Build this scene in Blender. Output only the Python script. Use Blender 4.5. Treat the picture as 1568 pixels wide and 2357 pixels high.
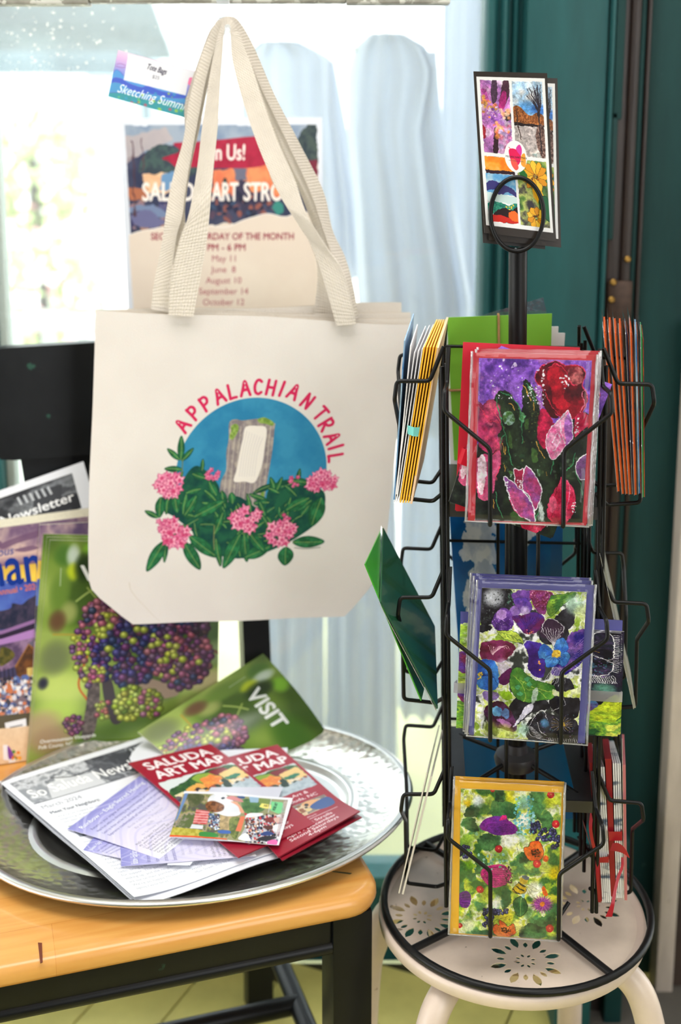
import bpy, bmesh, math, random
import numpy as np
from mathutils import Vector, Matrix
from math import sin, cos, tan, radians, pi, sqrt, atan2, hypot
for o in list(bpy.data.objects): bpy.data.objects.remove(o)
S = bpy.context.scene; COL = S.collection

# ------------------------------------------------------------------ camera, world, lights, exposure
F_PX, PITCH, ROW0, CX, EYE = 2750.0, radians(10.8), 870.0, 784.0, 1.25
cam = bpy.data.objects.new('camera', bpy.data.cameras.new('camera')); COL.objects.link(cam)
cam.location = (0, 0, EYE); cam.rotation_euler = (pi/2 - PITCH, 0, 0)
cam.data.sensor_fit = 'VERTICAL'; cam.data.sensor_height = 36; cam.data.lens = F_PX/2357*36
cam.data.shift_y = -(1178.5-ROW0)/2357; cam.data.clip_start = .05
cam.data.dof.use_dof = True; cam.data.dof.focus_distance = 1.19; cam.data.dof.aperture_fstop = 3.4
S.camera = cam

W = bpy.data.worlds.new('sky'); S.world = W; W.use_nodes = True
wn = W.node_tree.nodes; wl = W.node_tree.links
bgn = wn['Background']; bgn.inputs['Color'].default_value = (.92, .965, 1, 1); bgn.inputs['Strength'].default_value = 4.5

def light(name, kind, loc, aim, energy, col=(1, 1, 1), size=(1, 1), angle=0):
    d = bpy.data.lights.new(name, kind); d.energy = energy; d.color = col
    if kind == 'AREA': d.shape = 'RECTANGLE'; d.size, d.size_y = size
    if kind == 'SUN': d.angle = angle
    o = bpy.data.objects.new(name, d); COL.objects.link(o); o.location = loc
    o.rotation_euler = (Vector(aim)-Vector(loc)).to_track_quat('-Z', 'Y').to_euler(); return o
light('sun', 'SUN', (-3, 0, 6), (0, 4.0, 0), 6.0, (1, .97, .92), angle=.02)
light('shop_window_light', 'AREA', (-1.35, -.75, 2.15), (.0, 1.3, .7), 6, (.94, .97, 1), (1.9, 1.3))
light('rack_fill_light', 'AREA', (1.15, -.75, 1.55), (.2, 1.15, .72), 21, (.97, .985, 1), (1.1, 1.5))  # fill lamp added to brighten the front of the card rack
light('low_left_fill_light', 'AREA', (-1.64, .7, .55), (.3, 1.3, .25), 25, (.94, .97, 1), (1.6, 1.05))  # low fill lamp added to lift the floor under the chair
light('ceiling_light', 'AREA', (-.15, .75, 2.62), (-.1, 1.15, .5), 35, (1, .985, .97), (1.6, 1.0))
S.view_settings.view_transform = 'Standard'; S.view_settings.look = 'None'
S.view_settings.gamma = 1; S.view_settings.use_curve_mapping = False; S.view_settings.exposure = 0.0
cy = S.cycles; cy.use_denoising = True; cy.max_bounces = 10; cy.transparent_max_bounces = 40
cy.diffuse_bounces = 4; cy.glossy_bounces = 4; cy.transmission_bounces = 6; cy.caustics_reflective = False; cy.caustics_refractive = False

# ------------------------------------------------------------------ measuring helpers: a sight line met with a real plane
def ray(px, py):
    y = -(py-ROW0)/F_PX
    return Vector(((px-CX)/F_PX, cos(PITCH)+y*sin(PITCH), -sin(PITCH)+y*cos(PITCH)))
EYEP = Vector((0, 0, EYE))
def PY(px, py, Y): r = ray(px, py); return EYEP + r*(Y/r.y)
def PZ(px, py, z): r = ray(px, py); return EYEP + r*((z-EYE)/r.z)
def PP(px, py, plane):
    p, n = plane; r = ray(px, py); return EYEP + r*((p-EYEP).dot(n)/r.dot(n))
def V(*a): return Vector(a)

# ------------------------------------------------------------------ object helpers
BASE = {}
def root(name, loc, label, cat, group=None):
    o = bpy.data.objects.new(name, None); COL.objects.link(o); o.location = loc; o.empty_display_size = .05
    BASE[o.name] = Vector(loc); o['label'] = label; o['category'] = cat
    if group: o['group'] = group
    return o
def tag(o, label, cat, group=None):
    o['label'] = label; o['category'] = cat
    if group: o['group'] = group
    return o
def struct(o): o['kind'] = 'structure'; return o
class MB:
    def __init__(s): s.v = []; s.f = []; s.mi = []; s.uv = []
    def add(s, verts, faces, m=0, uvs=None):
        b = len(s.v); s.v += [tuple(x) for x in verts]
        for k, f in enumerate(faces):
            s.f.append([b+i for i in f]); s.mi.append(m); s.uv.append(uvs[k] if uvs else [(0, 0)]*len(f))
        return s
    def box(s, c, X, Y, Z, m=0, bev=0):
        c = Vector(c); X = Vector(X); Y = Vector(Y); Z = Vector(Z)
        if not bev:
            vs = [c+X*a+Y*b+Z*d for d in (-1, 1) for b in (-1, 1) for a in (-1, 1)]
            return s.add(vs, [(0, 2, 3, 1), (4, 5, 7, 6), (0, 1, 5, 4), (2, 6, 7, 3), (0, 4, 6, 2), (1, 3, 7, 5)], m)
        bm = bmesh.new(); bmesh.ops.create_cube(bm, size=2)
        for v in bm.verts: v.co = Vector((v.co.x*X.length, v.co.y*Y.length, v.co.z*Z.length))
        bmesh.ops.bevel(bm, geom=list(bm.edges), offset=bev, segments=2, affect='EDGES', profile=.6)
        R = Matrix((X.normalized(), Y.normalized(), Z.normalized())).transposed()
        for v in bm.verts: v.co = R @ v.co + c
        s.bm(bm, m); return s
    def abox(s, x0, x1, y0, y1, z0, z1, m=0, bev=0):
        return s.box(((x0+x1)/2, (y0+y1)/2, (z0+z1)/2), ((x1-x0)/2, 0, 0), (0, (y1-y0)/2, 0), (0, 0, (z1-z0)/2), m, bev)
    def bm(s, bm, m=0):
        bm.verts.index_update(); b = len(s.v); s.v += [tuple(v.co) for v in bm.verts]
        for f in bm.faces: s.f.append([b+v.index for v in f.verts]); s.mi.append(m); s.uv.append([(0, 0)]*len(f.verts))
        bm.free()
    def tube(s, pts, r, seg=8, closed=False, m=0, caps=True):
        pts = [Vector(p) for p in pts]; n = len(pts)
        if not hasattr(r, '__len__'): r = [r]*n
        rings = []; nrm = None
        for i in range(n):
            a = pts[i-1] if (i > 0 or closed) else pts[i]; b = pts[(i+1) % n] if (i < n-1 or closed) else pts[i]
            t = (b-a).normalized()
            if nrm is None:
                nrm = t.orthogonal().normalized()
            nrm = (nrm-t*nrm.dot(t)).normalized(); bi = t.cross(nrm)
            rings.append([pts[i]+(nrm*cos(2*pi*k/seg)+bi*sin(2*pi*k/seg))*r[i] for k in range(seg)])
        vs = [v for q in rings for v in q]; fs = []
        for i in range(n if closed else n-1):
            j = (i+1) % n
            for k in range(seg): l = (k+1) % seg; fs.append((i*seg+k, i*seg+l, j*seg+l, j*seg+k))
        if not closed and caps: fs += [tuple(range(seg))[::-1], tuple((n-1)*seg+k for k in range(seg))]
        return s.add(vs, fs, m)
    def lathe(s, prof, c, seg=48, m=0, ax=None):
        c = Vector(c); n = len(prof); vs = []; fs = []
        for r, z in prof:
            for k in range(seg): a = 2*pi*k/seg; vs.append(c+Vector((r*cos(a), r*sin(a), z)))
        for i in range(n-1):
            for k in range(seg): l = (k+1) % seg; fs.append((i*seg+k, i*seg+l, (i+1)*seg+l, (i+1)*seg+k))
        return s.add(vs, fs, m)
    def sheet(s, TL, TR, BR, BL, th=.0004, nx=1, ny=1, bend=None, mf=0, ms=1, uvr=(0, 0, 1, 1)):
        TL, TR, BR, BL = map(Vector, (TL, TR, BR, BL)); n = (BL-TL).cross(TR-TL).normalized()
        fr = []; bk = []; uvs = {}
        for j in range(ny+1):
            for i in range(nx+1):
                u, v = i/nx, j/ny; p = (TL*(1-u)+TR*u)*(1-v)+(BL*(1-u)+BR*u)*v
                if bend: p = p+n*bend(u, v)
                fr.append(p); bk.append(p-n*th); uvs[j*(nx+1)+i] = (uvr[0]+(uvr[2]-uvr[0])*u, uvr[3]-(uvr[3]-uvr[1])*v)
        N = len(fr); w = nx+1; fs = []; uv = []
        for j in range(ny):
            for i in range(nx):
                f = (j*w+i, (j+1)*w+i, (j+1)*w+i+1, j*w+i+1); fs.append(f); uv.append([uvs[k] for k in f])
        b = len(s.v); s.add(fr+bk, fs, mf, uv)
        bf = [tuple(N+k for k in f[::-1]) for f in fs]
        e = [j*w for j in range(ny+1)] + [ny*w+i for i in range(1, nx+1)] + [j*w+nx for j in range(ny-1, -1, -1)] + [i for i in range(nx-1, 0, -1)]
        for k in range(len(e)): a, c = e[k], e[(k+1) % len(e)]; bf.append((a, N+a, N+c, c))
        for f in bf: s.f.append([b+i for i in f]); s.mi.append(ms); s.uv.append([(0, 0)]*len(f))
        return s
    def ribbon(s, Ls, Rs, th, m=0):
        n = len(Ls); vs = []; fs = []; uv = []; ln = 0
        for i in range(n):
            a, b = Vector(Ls[i]), Vector(Rs[i]); p = Vector(Ls[max(i-1, 0)]); q = Vector(Ls[min(i+1, n-1)])
            nn = (q-p).cross(b-a)
            nn = nn.normalized() if nn.length > 1e-9 else Vector((0, -1, 0))
            if nn.y > 0: nn = -nn
            vs += [a+nn*th/2, b+nn*th/2, b-nn*th/2, a-nn*th/2]
        for i in range(n-1):
            l2 = ln+(Vector(Ls[i+1])-Vector(Ls[i])).length
            for k in range(4):
                l = (k+1) % 4; fs.append((i*4+k, i*4+l, i*4+4+l, i*4+4+k))
                u0, u1 = ((0, 1) if k == 0 else (1, 0) if k == 2 else (0, .05)); uv.append([(u0, ln*30), (u1, ln*30), (u1, l2*30), (u0, l2*30)])
            ln = l2
        fs += [(3, 2, 1, 0), tuple(4*n-4+k for k in range(4))]; uv += [[(0, 0)]*4]*2
        return s.add(vs, fs, m, uv)
    def build(s, name, mats, parent=None, smooth=False, loc=None):
        if not isinstance(mats, (list, tuple)): mats = [mats]
        off = BASE[parent.name] if parent else (Vector(loc) if loc is not None else Vector((0, 0, 0)))
        me = bpy.data.meshes.new(name); me.from_pydata([tuple(Vector(v)-off) for v in s.v], [], s.f)
        for m in mats: me.materials.append(m)
        me.polygons.foreach_set('material_index', s.mi)
        ul = me.uv_layers.new(name='UVMap'); ul.data.foreach_set('uv', [c for f in s.uv for t in f for c in t])
        if smooth: me.polygons.foreach_set('use_smooth', [True]*len(me.polygons))
        me.update(); o = bpy.data.objects.new(name, me); COL.objects.link(o)
        if parent: o.parent = parent
        else: o.location = off
        BASE[o.name] = off
        if smooth and smooth != 'all':
            me.set_sharp_from_angle(angle=radians(smooth if smooth is not True else 40))
        return o
def cr(pts, n=6, closed=False):
    """Catmull-Rom through points (numpy arrays, any dimension)."""
    P = np.array(pts, float); N = len(P)
    if closed: Q = np.vstack([P[-1], P, P[0], P[1]]); M = N
    else: Q = np.vstack([2*P[0]-P[1], P, 2*P[-1]-P[-2]]); M = N-1
    t = (np.arange(n)/n)[:, None]; out = []
    for i in range(M):
        a, b, c, d = Q[i], Q[i+1], Q[i+2], Q[i+3]
        out.append(.5*((2*b)+(-a+c)*t+(2*a-5*b+4*c-d)*t**2+(-a+3*b-3*c+d)*t**3))
    out = np.vstack(out)
    return out if closed else np.vstack([out, P[-1]])
def fillet(pts, r, n=5):
    pts = [Vector(p) for p in pts]; out = [pts[0]]
    for i in range(1, len(pts)-1):
        p, q, w = pts[i-1], pts[i], pts[i+1]; a = (p-q); b = (w-q); d = min(r, a.length*.45, b.length*.45)
        a = q+a.normalized()*d; b = q+b.normalized()*d
        for k in range(n+1): t = k/n; out.append(a*(1-t)**2+q*2*t*(1-t)+b*t*t)
    return out+[pts[-1]]

# ------------------------------------------------------------------ materials (all node based)
def lin(c):
    c = [x/255 if max(c) > 1.001 else x for x in c[:3]]
    return tuple((x/12.92 if x <= .04045 else ((x+.055)/1.055)**2.4) for x in c)+(1,)
MATS = {}
def mat(name, col, rough=.5, metal=0, var=0, vscale=20, bump=0, bscale=200, col2=None, coat=0, spec=.5, stretch=None, coord='Object', wear=None, wscale=30, wthr=.68):
    if name in MATS: return MATS[name]
    m = bpy.data.materials.new(name); m.use_nodes = True; nt = m.node_tree; n = nt.nodes; l = nt.links; b = n['Principled BSDF']
    b.inputs['Base Color'].default_value = lin(col); b.inputs['Roughness'].default_value = rough; b.inputs['Metallic'].default_value = metal
    b.inputs['Coat Weight'].default_value = coat; b.inputs['Specular IOR Level'].default_value = spec
    tc = n.new('ShaderNodeTexCoord'); mp = n.new('ShaderNodeMapping'); l.new(tc.outputs[coord], mp.inputs['Vector'])
    if stretch: mp.inputs['Scale'].default_value = stretch
    src = None
    if var or col2:
        nz = n.new('ShaderNodeTexNoise'); nz.inputs['Scale'].default_value = vscale; nz.inputs['Detail'].default_value = 6; nz.inputs['Roughness'].default_value = .6
        l.new(mp.outputs['Vector'], nz.inputs['Vector'])
        rp = n.new('ShaderNodeValToRGB'); rp.color_ramp.elements[0].position = .35; rp.color_ramp.elements[1].position = .68
        c = lin(col); k = var if var else 0
        rp.color_ramp.elements[0].color = tuple(x*(1-k) for x in c[:3])+(1,) if not col2 else c
        rp.color_ramp.elements[1].color = tuple(min(1, x*(1+k)) for x in c[:3])+(1,) if not col2 else lin(col2)
        l.new(nz.outputs['Fac'], rp.inputs['Fac']); src = rp.outputs['Color']
    if wear:
        nz = n.new('ShaderNodeTexNoise'); nz.inputs['Scale'].default_value = wscale; nz.inputs['Detail'].default_value = 8; l.new(tc.outputs[coord], nz.inputs['Vector'])
        mr = n.new('ShaderNodeMapRange'); mr.inputs['From Min'].default_value = wthr; mr.inputs['From Max'].default_value = wthr+.03; l.new(nz.outputs['Fac'], mr.inputs['Value'])
        mx = n.new('ShaderNodeMix'); mx.data_type = 'RGBA'; l.new(mr.outputs['Result'], mx.inputs['Factor'])
        if src: l.new(src, mx.inputs['A'])
        else: mx.inputs['A'].default_value = lin(col)
        mx.inputs['B'].default_value = lin(wear); src = mx.outputs['Result']
    if src: l.new(src, b.inputs['Base Color'])
    if bump:
        nb = n.new('ShaderNodeTexNoise'); nb.inputs['Scale'].default_value = bscale; nb.inputs['Detail'].default_value = 3; l.new(mp.outputs['Vector'], nb.inputs['Vector'])
        bp = n.new('ShaderNodeBump'); bp.inputs['Strength'].default_value = bump; bp.inputs['Distance'].default_value = .002; l.new(nb.outputs['Fac'], bp.inputs['Height']); l.new(bp.outputs['Normal'], b.inputs['Normal'])
    MATS[name] = m; return m
def film(name, tint=(255, 255, 255), refl=.05, rough=.04, bump=.15, bscale=60, opac=0.0):
    """Clear plastic or glass: mostly see-through, with a real gloss on top."""
    if name in MATS: return MATS[name]
    m = bpy.data.materials.new(name); m.use_nodes = True; nt = m.node_tree; n = nt.nodes; l = nt.links; n.clear()
    out = n.new('ShaderNodeOutputMaterial'); tr = n.new('ShaderNodeBsdfTransparent'); tr.inputs[0].default_value = lin(tint)
    gl = n.new('ShaderNodeBsdfGlossy'); gl.inputs['Roughness'].default_value = rough; gl.inputs['Color'].default_value = (1, 1, 1, 1)
    fr = n.new('ShaderNodeLayerWeight'); fr.inputs['Blend'].default_value = .5      # facing term, the same from both sides of the film
    pw = n.new('ShaderNodeMath'); pw.operation = 'POWER'; pw.inputs[1].default_value = 5; l.new(fr.outputs['Facing'], pw.inputs[0])
    ad = n.new('ShaderNodeMath'); ad.operation = 'MULTIPLY_ADD'; ad.inputs[1].default_value = .9; ad.inputs[2].default_value = refl; l.new(pw.outputs[0], ad.inputs[0])
    mx = n.new('ShaderNodeMixShader'); l.new(ad.outputs[0], mx.inputs[0]); l.new(tr.outputs[0], mx.inputs[1]); l.new(gl.outputs[0], mx.inputs[2])
    fin = mx
    if opac:
        df = n.new('ShaderNodeBsdfTranslucent'); df.inputs[0].default_value = (.9, .9, .9, 1); d2 = n.new('ShaderNodeBsdfDiffuse'); d2.inputs[0].default_value = (.9, .9, .9, 1)
        m2 = n.new('ShaderNodeMixShader'); l.new(df.outputs[0], m2.inputs[1]); l.new(d2.outputs[0], m2.inputs[2])
        m3 = n.new('ShaderNodeMixShader'); m3.inputs[0].default_value = opac; l.new(mx.outputs[0], m3.inputs[1]); l.new(m2.outputs[0], m3.inputs[2]); fin = m3
    if bump:
        tc = n.new('ShaderNodeTexCoord'); nb = n.new('ShaderNodeTexNoise'); nb.inputs['Scale'].default_value = bscale; nb.inputs['Detail'].default_value = 2; nb.inputs['Distortion'].default_value = 1.5
        l.new(tc.outputs['Object'], nb.inputs['Vector']); bp = n.new('ShaderNodeBump'); bp.inputs['Strength'].default_value = bump; bp.inputs['Distance'].default_value = .004
        l.new(nb.outputs['Fac'], bp.inputs['Height']); l.new(bp.outputs['Normal'], gl.inputs['Normal'])
    l.new(fin.outputs[0], out.inputs[0]); MATS[name] = m; return m
def printed(name, art, rough=.35, spec=.4, cloth=None):
    """Ink painted by the script's own Art canvas, laid on paper or cloth by the UVs."""
    m = bpy.data.materials.new(name); m.use_nodes = True; nt = m.node_tree; n = nt.nodes; l = nt.links; b = n['Principled BSDF']
    b.inputs['Roughness'].default_value = rough; b.inputs['Specular IOR Level'].default_value = spec
    t = n.new('ShaderNodeTexImage'); t.image = art.image(name); t.extension = 'EXTEND'
    l.new(t.outputs['Color'], b.inputs['Base Color'])
    tc = n.new('ShaderNodeTexCoord'); nb = n.new('ShaderNodeTexNoise'); nb.inputs['Scale'].default_value = 900 if cloth else 500
    l.new(tc.outputs['Object'], nb.inputs['Vector']); bp = n.new('ShaderNodeBump'); bp.inputs['Strength'].default_value = .5 if cloth else .04; bp.inputs['Distance'].default_value = .001
    l.new(nb.outputs['Fac'], bp.inputs['Height']); l.new(bp.outputs['Normal'], b.inputs['Normal'])
    return m

# ------------------------------------------------------------------ a small painter for flat print (cards, posters, magazine covers)
RNG = np.random.default_rng(7)
def vnoise(h, w, cell, oct=4, seed=0, rough=.55):
    r = np.random.default_rng(seed); out = np.zeros((h, w), np.float32); amp = 1; tot = 0
    for o in range(oct):
        c = max(cell/2**o, 1.5); gh, gw = int(h/c)+3, int(w/c)+3; g = r.random((gh, gw)).astype(np.float32)
        y = np.arange(h)/c; x = np.arange(w)/c; yi = y.astype(int); xi = x.astype(int); fy = (y-yi).astype(np.float32); fx = (x-xi).astype(np.float32)
        fy = fy*fy*(3-2*fy); fx = fx*fx*(3-2*fx)
        a = g[yi][:, xi]*(1-fx)+g[yi][:, xi+1]*fx; b = g[yi+1][:, xi]*(1-fx)+g[yi+1][:, xi+1]*fx
        out += amp*(a*(1-fy)[:, None]+b*fy[:, None]); tot += amp; amp *= rough
    out /= tot
    return np.clip((out-.5)*1.7+.5, 0, 1)
GLY = {}
def glyphs(s, bold, shear, space):
    k = (s, bold, shear, space)
    if k in GLY: return GLY[k]
    c = bpy.data.curves.new('lettering', 'FONT'); c.body = s; c.size = 1; c.offset = bold; c.shear = shear; c.space_character = space; c.resolution_u = 3; c.align_x = 'LEFT'
    o = bpy.data.objects.new('lettering', c); COL.objects.link(o); dg = bpy.context.evaluated_depsgraph_get(); dg.update()
    me = o.evaluated_get(dg).to_mesh(); me.calc_loop_triangles()
    v = np.array([x.co[:2] for x in me.vertices], float).reshape(-1, 2); t = np.array([x.vertices[:] for x in me.loop_triangles], int).reshape(-1, 3)
    o.evaluated_get(dg).to_mesh_clear(); bpy.data.objects.remove(o); bpy.data.curves.remove(c)
    tri = v[t] if len(t) else np.zeros((0, 3, 2)); wd = v[:, 0].max() if len(v) else 0
    GLY[k] = (tri, wd); return GLY[k]
def nums(s): a = [float(x) for x in s.replace(',', ' ').split()] if isinstance(s, str) else list(np.ravel(s)); return np.array(a).reshape(-1, 2)
class Art:
    """w x h canvas; TL, TR, BL are the sheet's corners in whatever frame the shapes are measured in."""
    def __init__(s, w, h, TL, TR, BL, col=(255, 255, 255)):
        s.w, s.h = w, h; s.a = np.empty((h, w, 3), np.float32); s.a[:] = np.array(col, np.float32)
        TL, TR, BL = map(np.array, (TL, TR, BL)); s.M = np.linalg.inv(np.array([TR-TL, BL-TL], float).T); s.o = TL.astype(float)
        s.k = w/np.linalg.norm(TR-TL); s.seed = 1
    def T(s, p): return ((np.atleast_2d(p)-s.o) @ s.M.T)*np.array([s.w, s.h])
    def _mix(s, y0, x0, m, col, al=1):
        h, w = m.shape; v = s.a[y0:y0+h, x0:x0+w]; c = col if isinstance(col, np.ndarray) and col.ndim == 3 else np.array(col, np.float32)
        v += (c-v)*(m*al)[..., None]
    def mask(s, P):
        """even-odd fill of a polygon in canvas pixels with 2x2 samples"""
        lo = np.floor(P.min(0)).astype(int)-1; hi = np.ceil(P.max(0)).astype(int)+2
        lo = np.maximum(lo, 0); hi = np.minimum(hi, [s.w, s.h])
        if (hi <= lo).any(): return None
        Q = (P-lo)*2; H, Wd = (hi[1]-lo[1])*2, (hi[0]-lo[0])*2; tg = np.zeros((H, Wd+1), np.int16); R = np.roll(Q, -1, 0)
        for (xa, ya), (xb, yb) in zip(Q, R):
            if ya == yb: continue
            if ya > yb: xa, ya, xb, yb = xb, yb, xa, ya
            r0, r1 = max(int(math.ceil(ya-.5)), 0), min(int(math.ceil(yb-.5)), H)
            if r1 <= r0: continue
            rr = np.arange(r0, r1); xx = xa+(rr+.5-ya)*(xb-xa)/(yb-ya); np.add.at(tg, (rr, np.clip(np.ceil(xx-.5), 0, Wd).astype(int)), 1)
        m = (np.cumsum(tg, 1)[:, :Wd] & 1).astype(np.float32)
        return lo[1], lo[0], m.reshape(H//2, 2, Wd//2, 2).mean((1, 3))
    def fillc(s, P, col, al=1, tex=0, col2=None, cell=18):
        r = s.mask(P)
        if r is None: return s
        y, x, m = r
        if tex or col2 is not None:
            s.seed += 1; n = vnoise(*m.shape, cell, 4, s.seed)[..., None]; c = np.array(col, np.float32)
            c2 = np.array(col2, np.float32) if col2 is not None else np.clip(c*(1-tex), 0, 255)
            n = np.clip((n-.5)*1.8+.5, 0, 1); s._mix(y, x, m, (c*(1-n)+c2*n).astype(np.float32), al)
        else: s._mix(y, x, m, col, al)
        return s
    def poly(s, p, col, **k): return s.fillc(s.T(nums(p)), col, **k)
    def blob(s, p, col, out=None, ow=2, **k):
        q = cr(nums(p), 6, True); s.fillc(s.T(q), col, **k)
        if out is not None: s.line(np.vstack([q, q[:1]]), out, ow, sm=0)
        return s
    def line(s, p, col, w=2, al=1, sm=5, taper=False):
        q = nums(p)
        if sm and len(q) > 2: q = cr(q, sm)
        P = s.T(q); d = np.gradient(P, axis=0); d /= np.maximum(np.hypot(d[:, 0], d[:, 1]), 1e-6)[:, None]; nn = np.c_[-d[:, 1], d[:, 0]]
        ww = np.full(len(P), max(w*s.k/2, .35))
        if taper: ww = ww*np.sin(np.linspace(.08, .97, len(P))*pi)
        return s.fillc_nz(np.vstack([P+nn*ww[:, None], (P-nn*ww[:, None])[::-1]]), P, ww, col, al)
    def fillc_nz(s, poly, P, ww, col, al):
        r = s.mask(poly)
        if r is not None: s._mix(r[0], r[1], r[2], col, al)
        return s
    def ell(s, x, y, rx, ry, col, ang=0, al=1, **k):
        t = np.linspace(0, 2*pi, 26)[:-1]; c, d = cos(radians(ang)), sin(radians(ang)); ex, ey = rx*np.cos(t), ry*np.sin(t)
        return s.fillc(s.T(np.c_[x+ex*c-ey*d, y+ex*d+ey*c]), col, al, **k)
    def soft(s, x, y, r, col, al=1, ry=None):
        c = s.T([[x, y]])[0]; R = r*s.k; RY = (ry or r)*s.k
        x0, x1 = max(int(c[0]-R), 0), min(int(c[0]+R)+1, s.w); y0, y1 = max(int(c[1]-RY), 0), min(int(c[1]+RY)+1, s.h)
        if x1 <= x0 or y1 <= y0: return s
        yy, xx = np.mgrid[y0:y1, x0:x1]; d = np.clip(1-((xx-c[0])/R)**2-((yy-c[1])/RY)**2, 0, 1); s._mix(y0, x0, d*d*(3-2*d), col, al); return s
    def ball(s, x, y, r, col):
        c = np.array(col, float); s.ell(x, y, r, r, np.clip(c*.55, 0, 255)); s.soft(x-r*.1, y-r*.12, r*.98, c, .95); s.soft(x-r*.25, y-r*.35, r*.5, np.clip(c*1.25+45, 0, 255), .7)
    def dots(s, n, box, r, cols, soft=0, seed=None):
        g = np.random.default_rng(s.seed if seed is None else seed); s.seed += 1; x0, y0, x1, y1 = box
        for i in range(n):
            x, y = g.uniform(x0, x1), g.uniform(y0, y1); q = g.uniform(*r); c = cols[g.integers(len(cols))]
            s.soft(x, y, q, c, .8) if soft else s.ell(x, y, q, q*g.uniform(.6, 1.3), c)
        return s
    def wash(s, cols, cell=60, oct=4, al=1, seed=None, sharp=1.0, box=None):
        """cloudy mix of several colours over the canvas or a box of it"""
        s.seed += 1; h, w = s.h, s.w; y0 = x0 = 0
        if box is not None:
            P = s.T(nums(box)); lo = np.clip(P.min(0), 0, [s.w, s.h]).astype(int); hi = np.clip(np.ceil(P.max(0)), 0, [s.w, s.h]).astype(int); x0, y0 = lo; w, h = hi-lo
            if w < 1 or h < 1: return s
        n = vnoise(h, w, cell*s.k, oct, seed or s.seed*13); n = np.clip((n-.5)*sharp+.5, 0, .9999)*(len(cols)-1)
        i = n.astype(int); f = (n-i)[..., None]; C = np.array(cols, np.float32); c = C[i]*(1-f)+C[i+1]*f; v = s.a[y0:y0+h, x0:x0+w]; v += (c-v)*al; return s
    def grad(s, stops):
        """vertical gradient, stops (0..1, colour)"""
        t = np.linspace(0, 1, s.h); s.a[:] = np.stack([np.interp(t, [q[0] for q in stops], [q[1][k] for q in stops]) for k in range(3)], 1)[:, None, :]; return s
    def warp(s, amp, cell, seed=5):
        dx = (vnoise(s.h, s.w, cell*s.k, 4, seed)-.5)*2*amp*s.k; dy = (vnoise(s.h, s.w, cell*s.k, 4, seed+9)-.5)*2*amp*s.k
        yy, xx = np.mgrid[0:s.h, 0:s.w]; s.a = s.a[np.clip(yy+dy, 0, s.h-1).astype(int), np.clip(xx+dx, 0, s.w-1).astype(int)]; return s
    def tex(s, amt=.3, cell=12, seed=3):
        """pigment mottling: fine and coarse lightening and darkening, plus thin dried-edge lines"""
        n = vnoise(s.h, s.w, cell*s.k, 5, seed, .7); m = vnoise(s.h, s.w, cell*4*s.k, 3, seed+1); s.a *= (1+amt*(n-.5)*1.4+amt*(m-.5))[..., None]
        e = np.clip(1-np.abs(m-.5)*26, 0, 1)*.5*amt; s.a *= (1-e)[..., None]; s.a = np.clip(s.a, 0, 255); return s
    def blur(s, n=1):
        for _ in range(n):
            a = np.pad(s.a, ((1, 1), (1, 1), (0, 0)), 'edge'); s.a = (a[:-2, 1:-1]+a[2:, 1:-1]+a[1:-1, :-2]+a[1:-1, 2:]+2*a[1:-1, 1:-1])/6
        return s
    def text(s, t, x, y, size, col, ang=0, bold=0.0, shear=0.0, align='l', width=None, space=1.0, al=1, sx=1.0):
        """baseline start at x, y in measuring units; ang clockwise in degrees"""
        tri, wd = glyphs(t, 0, shear, space)
        if not len(tri): return s
        k = size; kx = (width/wd) if width else size*sx
        off = {'l': 0, 'c': wd/2, 'r': wd}[align]; c, d = cos(radians(ang)), sin(radians(ang))
        X = (tri[..., 0]-off)*kx; Y = -tri[..., 1]*k; Q = s.T(np.stack([x+X*c-Y*d, y+X*d+Y*c], -1).reshape(-1, 2)).reshape(-1, 3, 2)
        lo = np.maximum(np.floor(Q.min((0, 1))).astype(int)-4, 0); hi = np.minimum(np.ceil(Q.max((0, 1))).astype(int)+5, [s.w, s.h])
        if (hi <= lo).any(): return s
        K = 3; H, Wd = (hi[1]-lo[1])*K, (hi[0]-lo[0])*K; m = np.zeros((H, Wd), bool)
        for q in (Q-lo)*K:
            x0, y0 = np.maximum(np.floor(q.min(0)).astype(int), 0); x1, y1 = np.minimum(np.ceil(q.max(0)).astype(int)+1, [Wd, H])
            if x1 <= x0 or y1 <= y0: continue
            xx = np.arange(x0, x1)+.5; yy = (np.arange(y0, y1)+.5)[:, None]; a, b, e = q
            w0 = (b[0]-a[0])*(yy-a[1])-(b[1]-a[1])*(xx-a[0]); w1 = (e[0]-b[0])*(yy-b[1])-(e[1]-b[1])*(xx-b[0]); w2 = (a[0]-e[0])*(yy-e[1])-(a[1]-e[1])*(xx-e[0])
            m[y0:y1, x0:x1] |= ((w0 >= -1e-6) & (w1 >= -1e-6) & (w2 >= -1e-6)) | ((w0 <= 1e-6) & (w1 <= 1e-6) & (w2 <= 1e-6))
        d = int(round(bold*k*s.k*K*1.1))
        for _ in range(d):   # heavier weight: grow the filled letters
            q = m.copy(); q[1:] |= m[:-1]; q[:-1] |= m[1:]; q[:, 1:] |= m[:, :-1]; q[:, :-1] |= m[:, 1:]; m = q
        s._mix(lo[1], lo[0], m.reshape(H//K, K, Wd//K, K).mean((1, 3)).astype(np.float32), col, al); return s
    def image(s, name):
        im = bpy.data.images.new(name, s.w, s.h, alpha=False); p = np.ones((s.h, s.w, 4), np.float32); p[..., :3] = np.clip(s.a[::-1], 0, 255)/255
        im.pixels.foreach_set(p.ravel()); im.update(); im.pack(); return im

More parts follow.
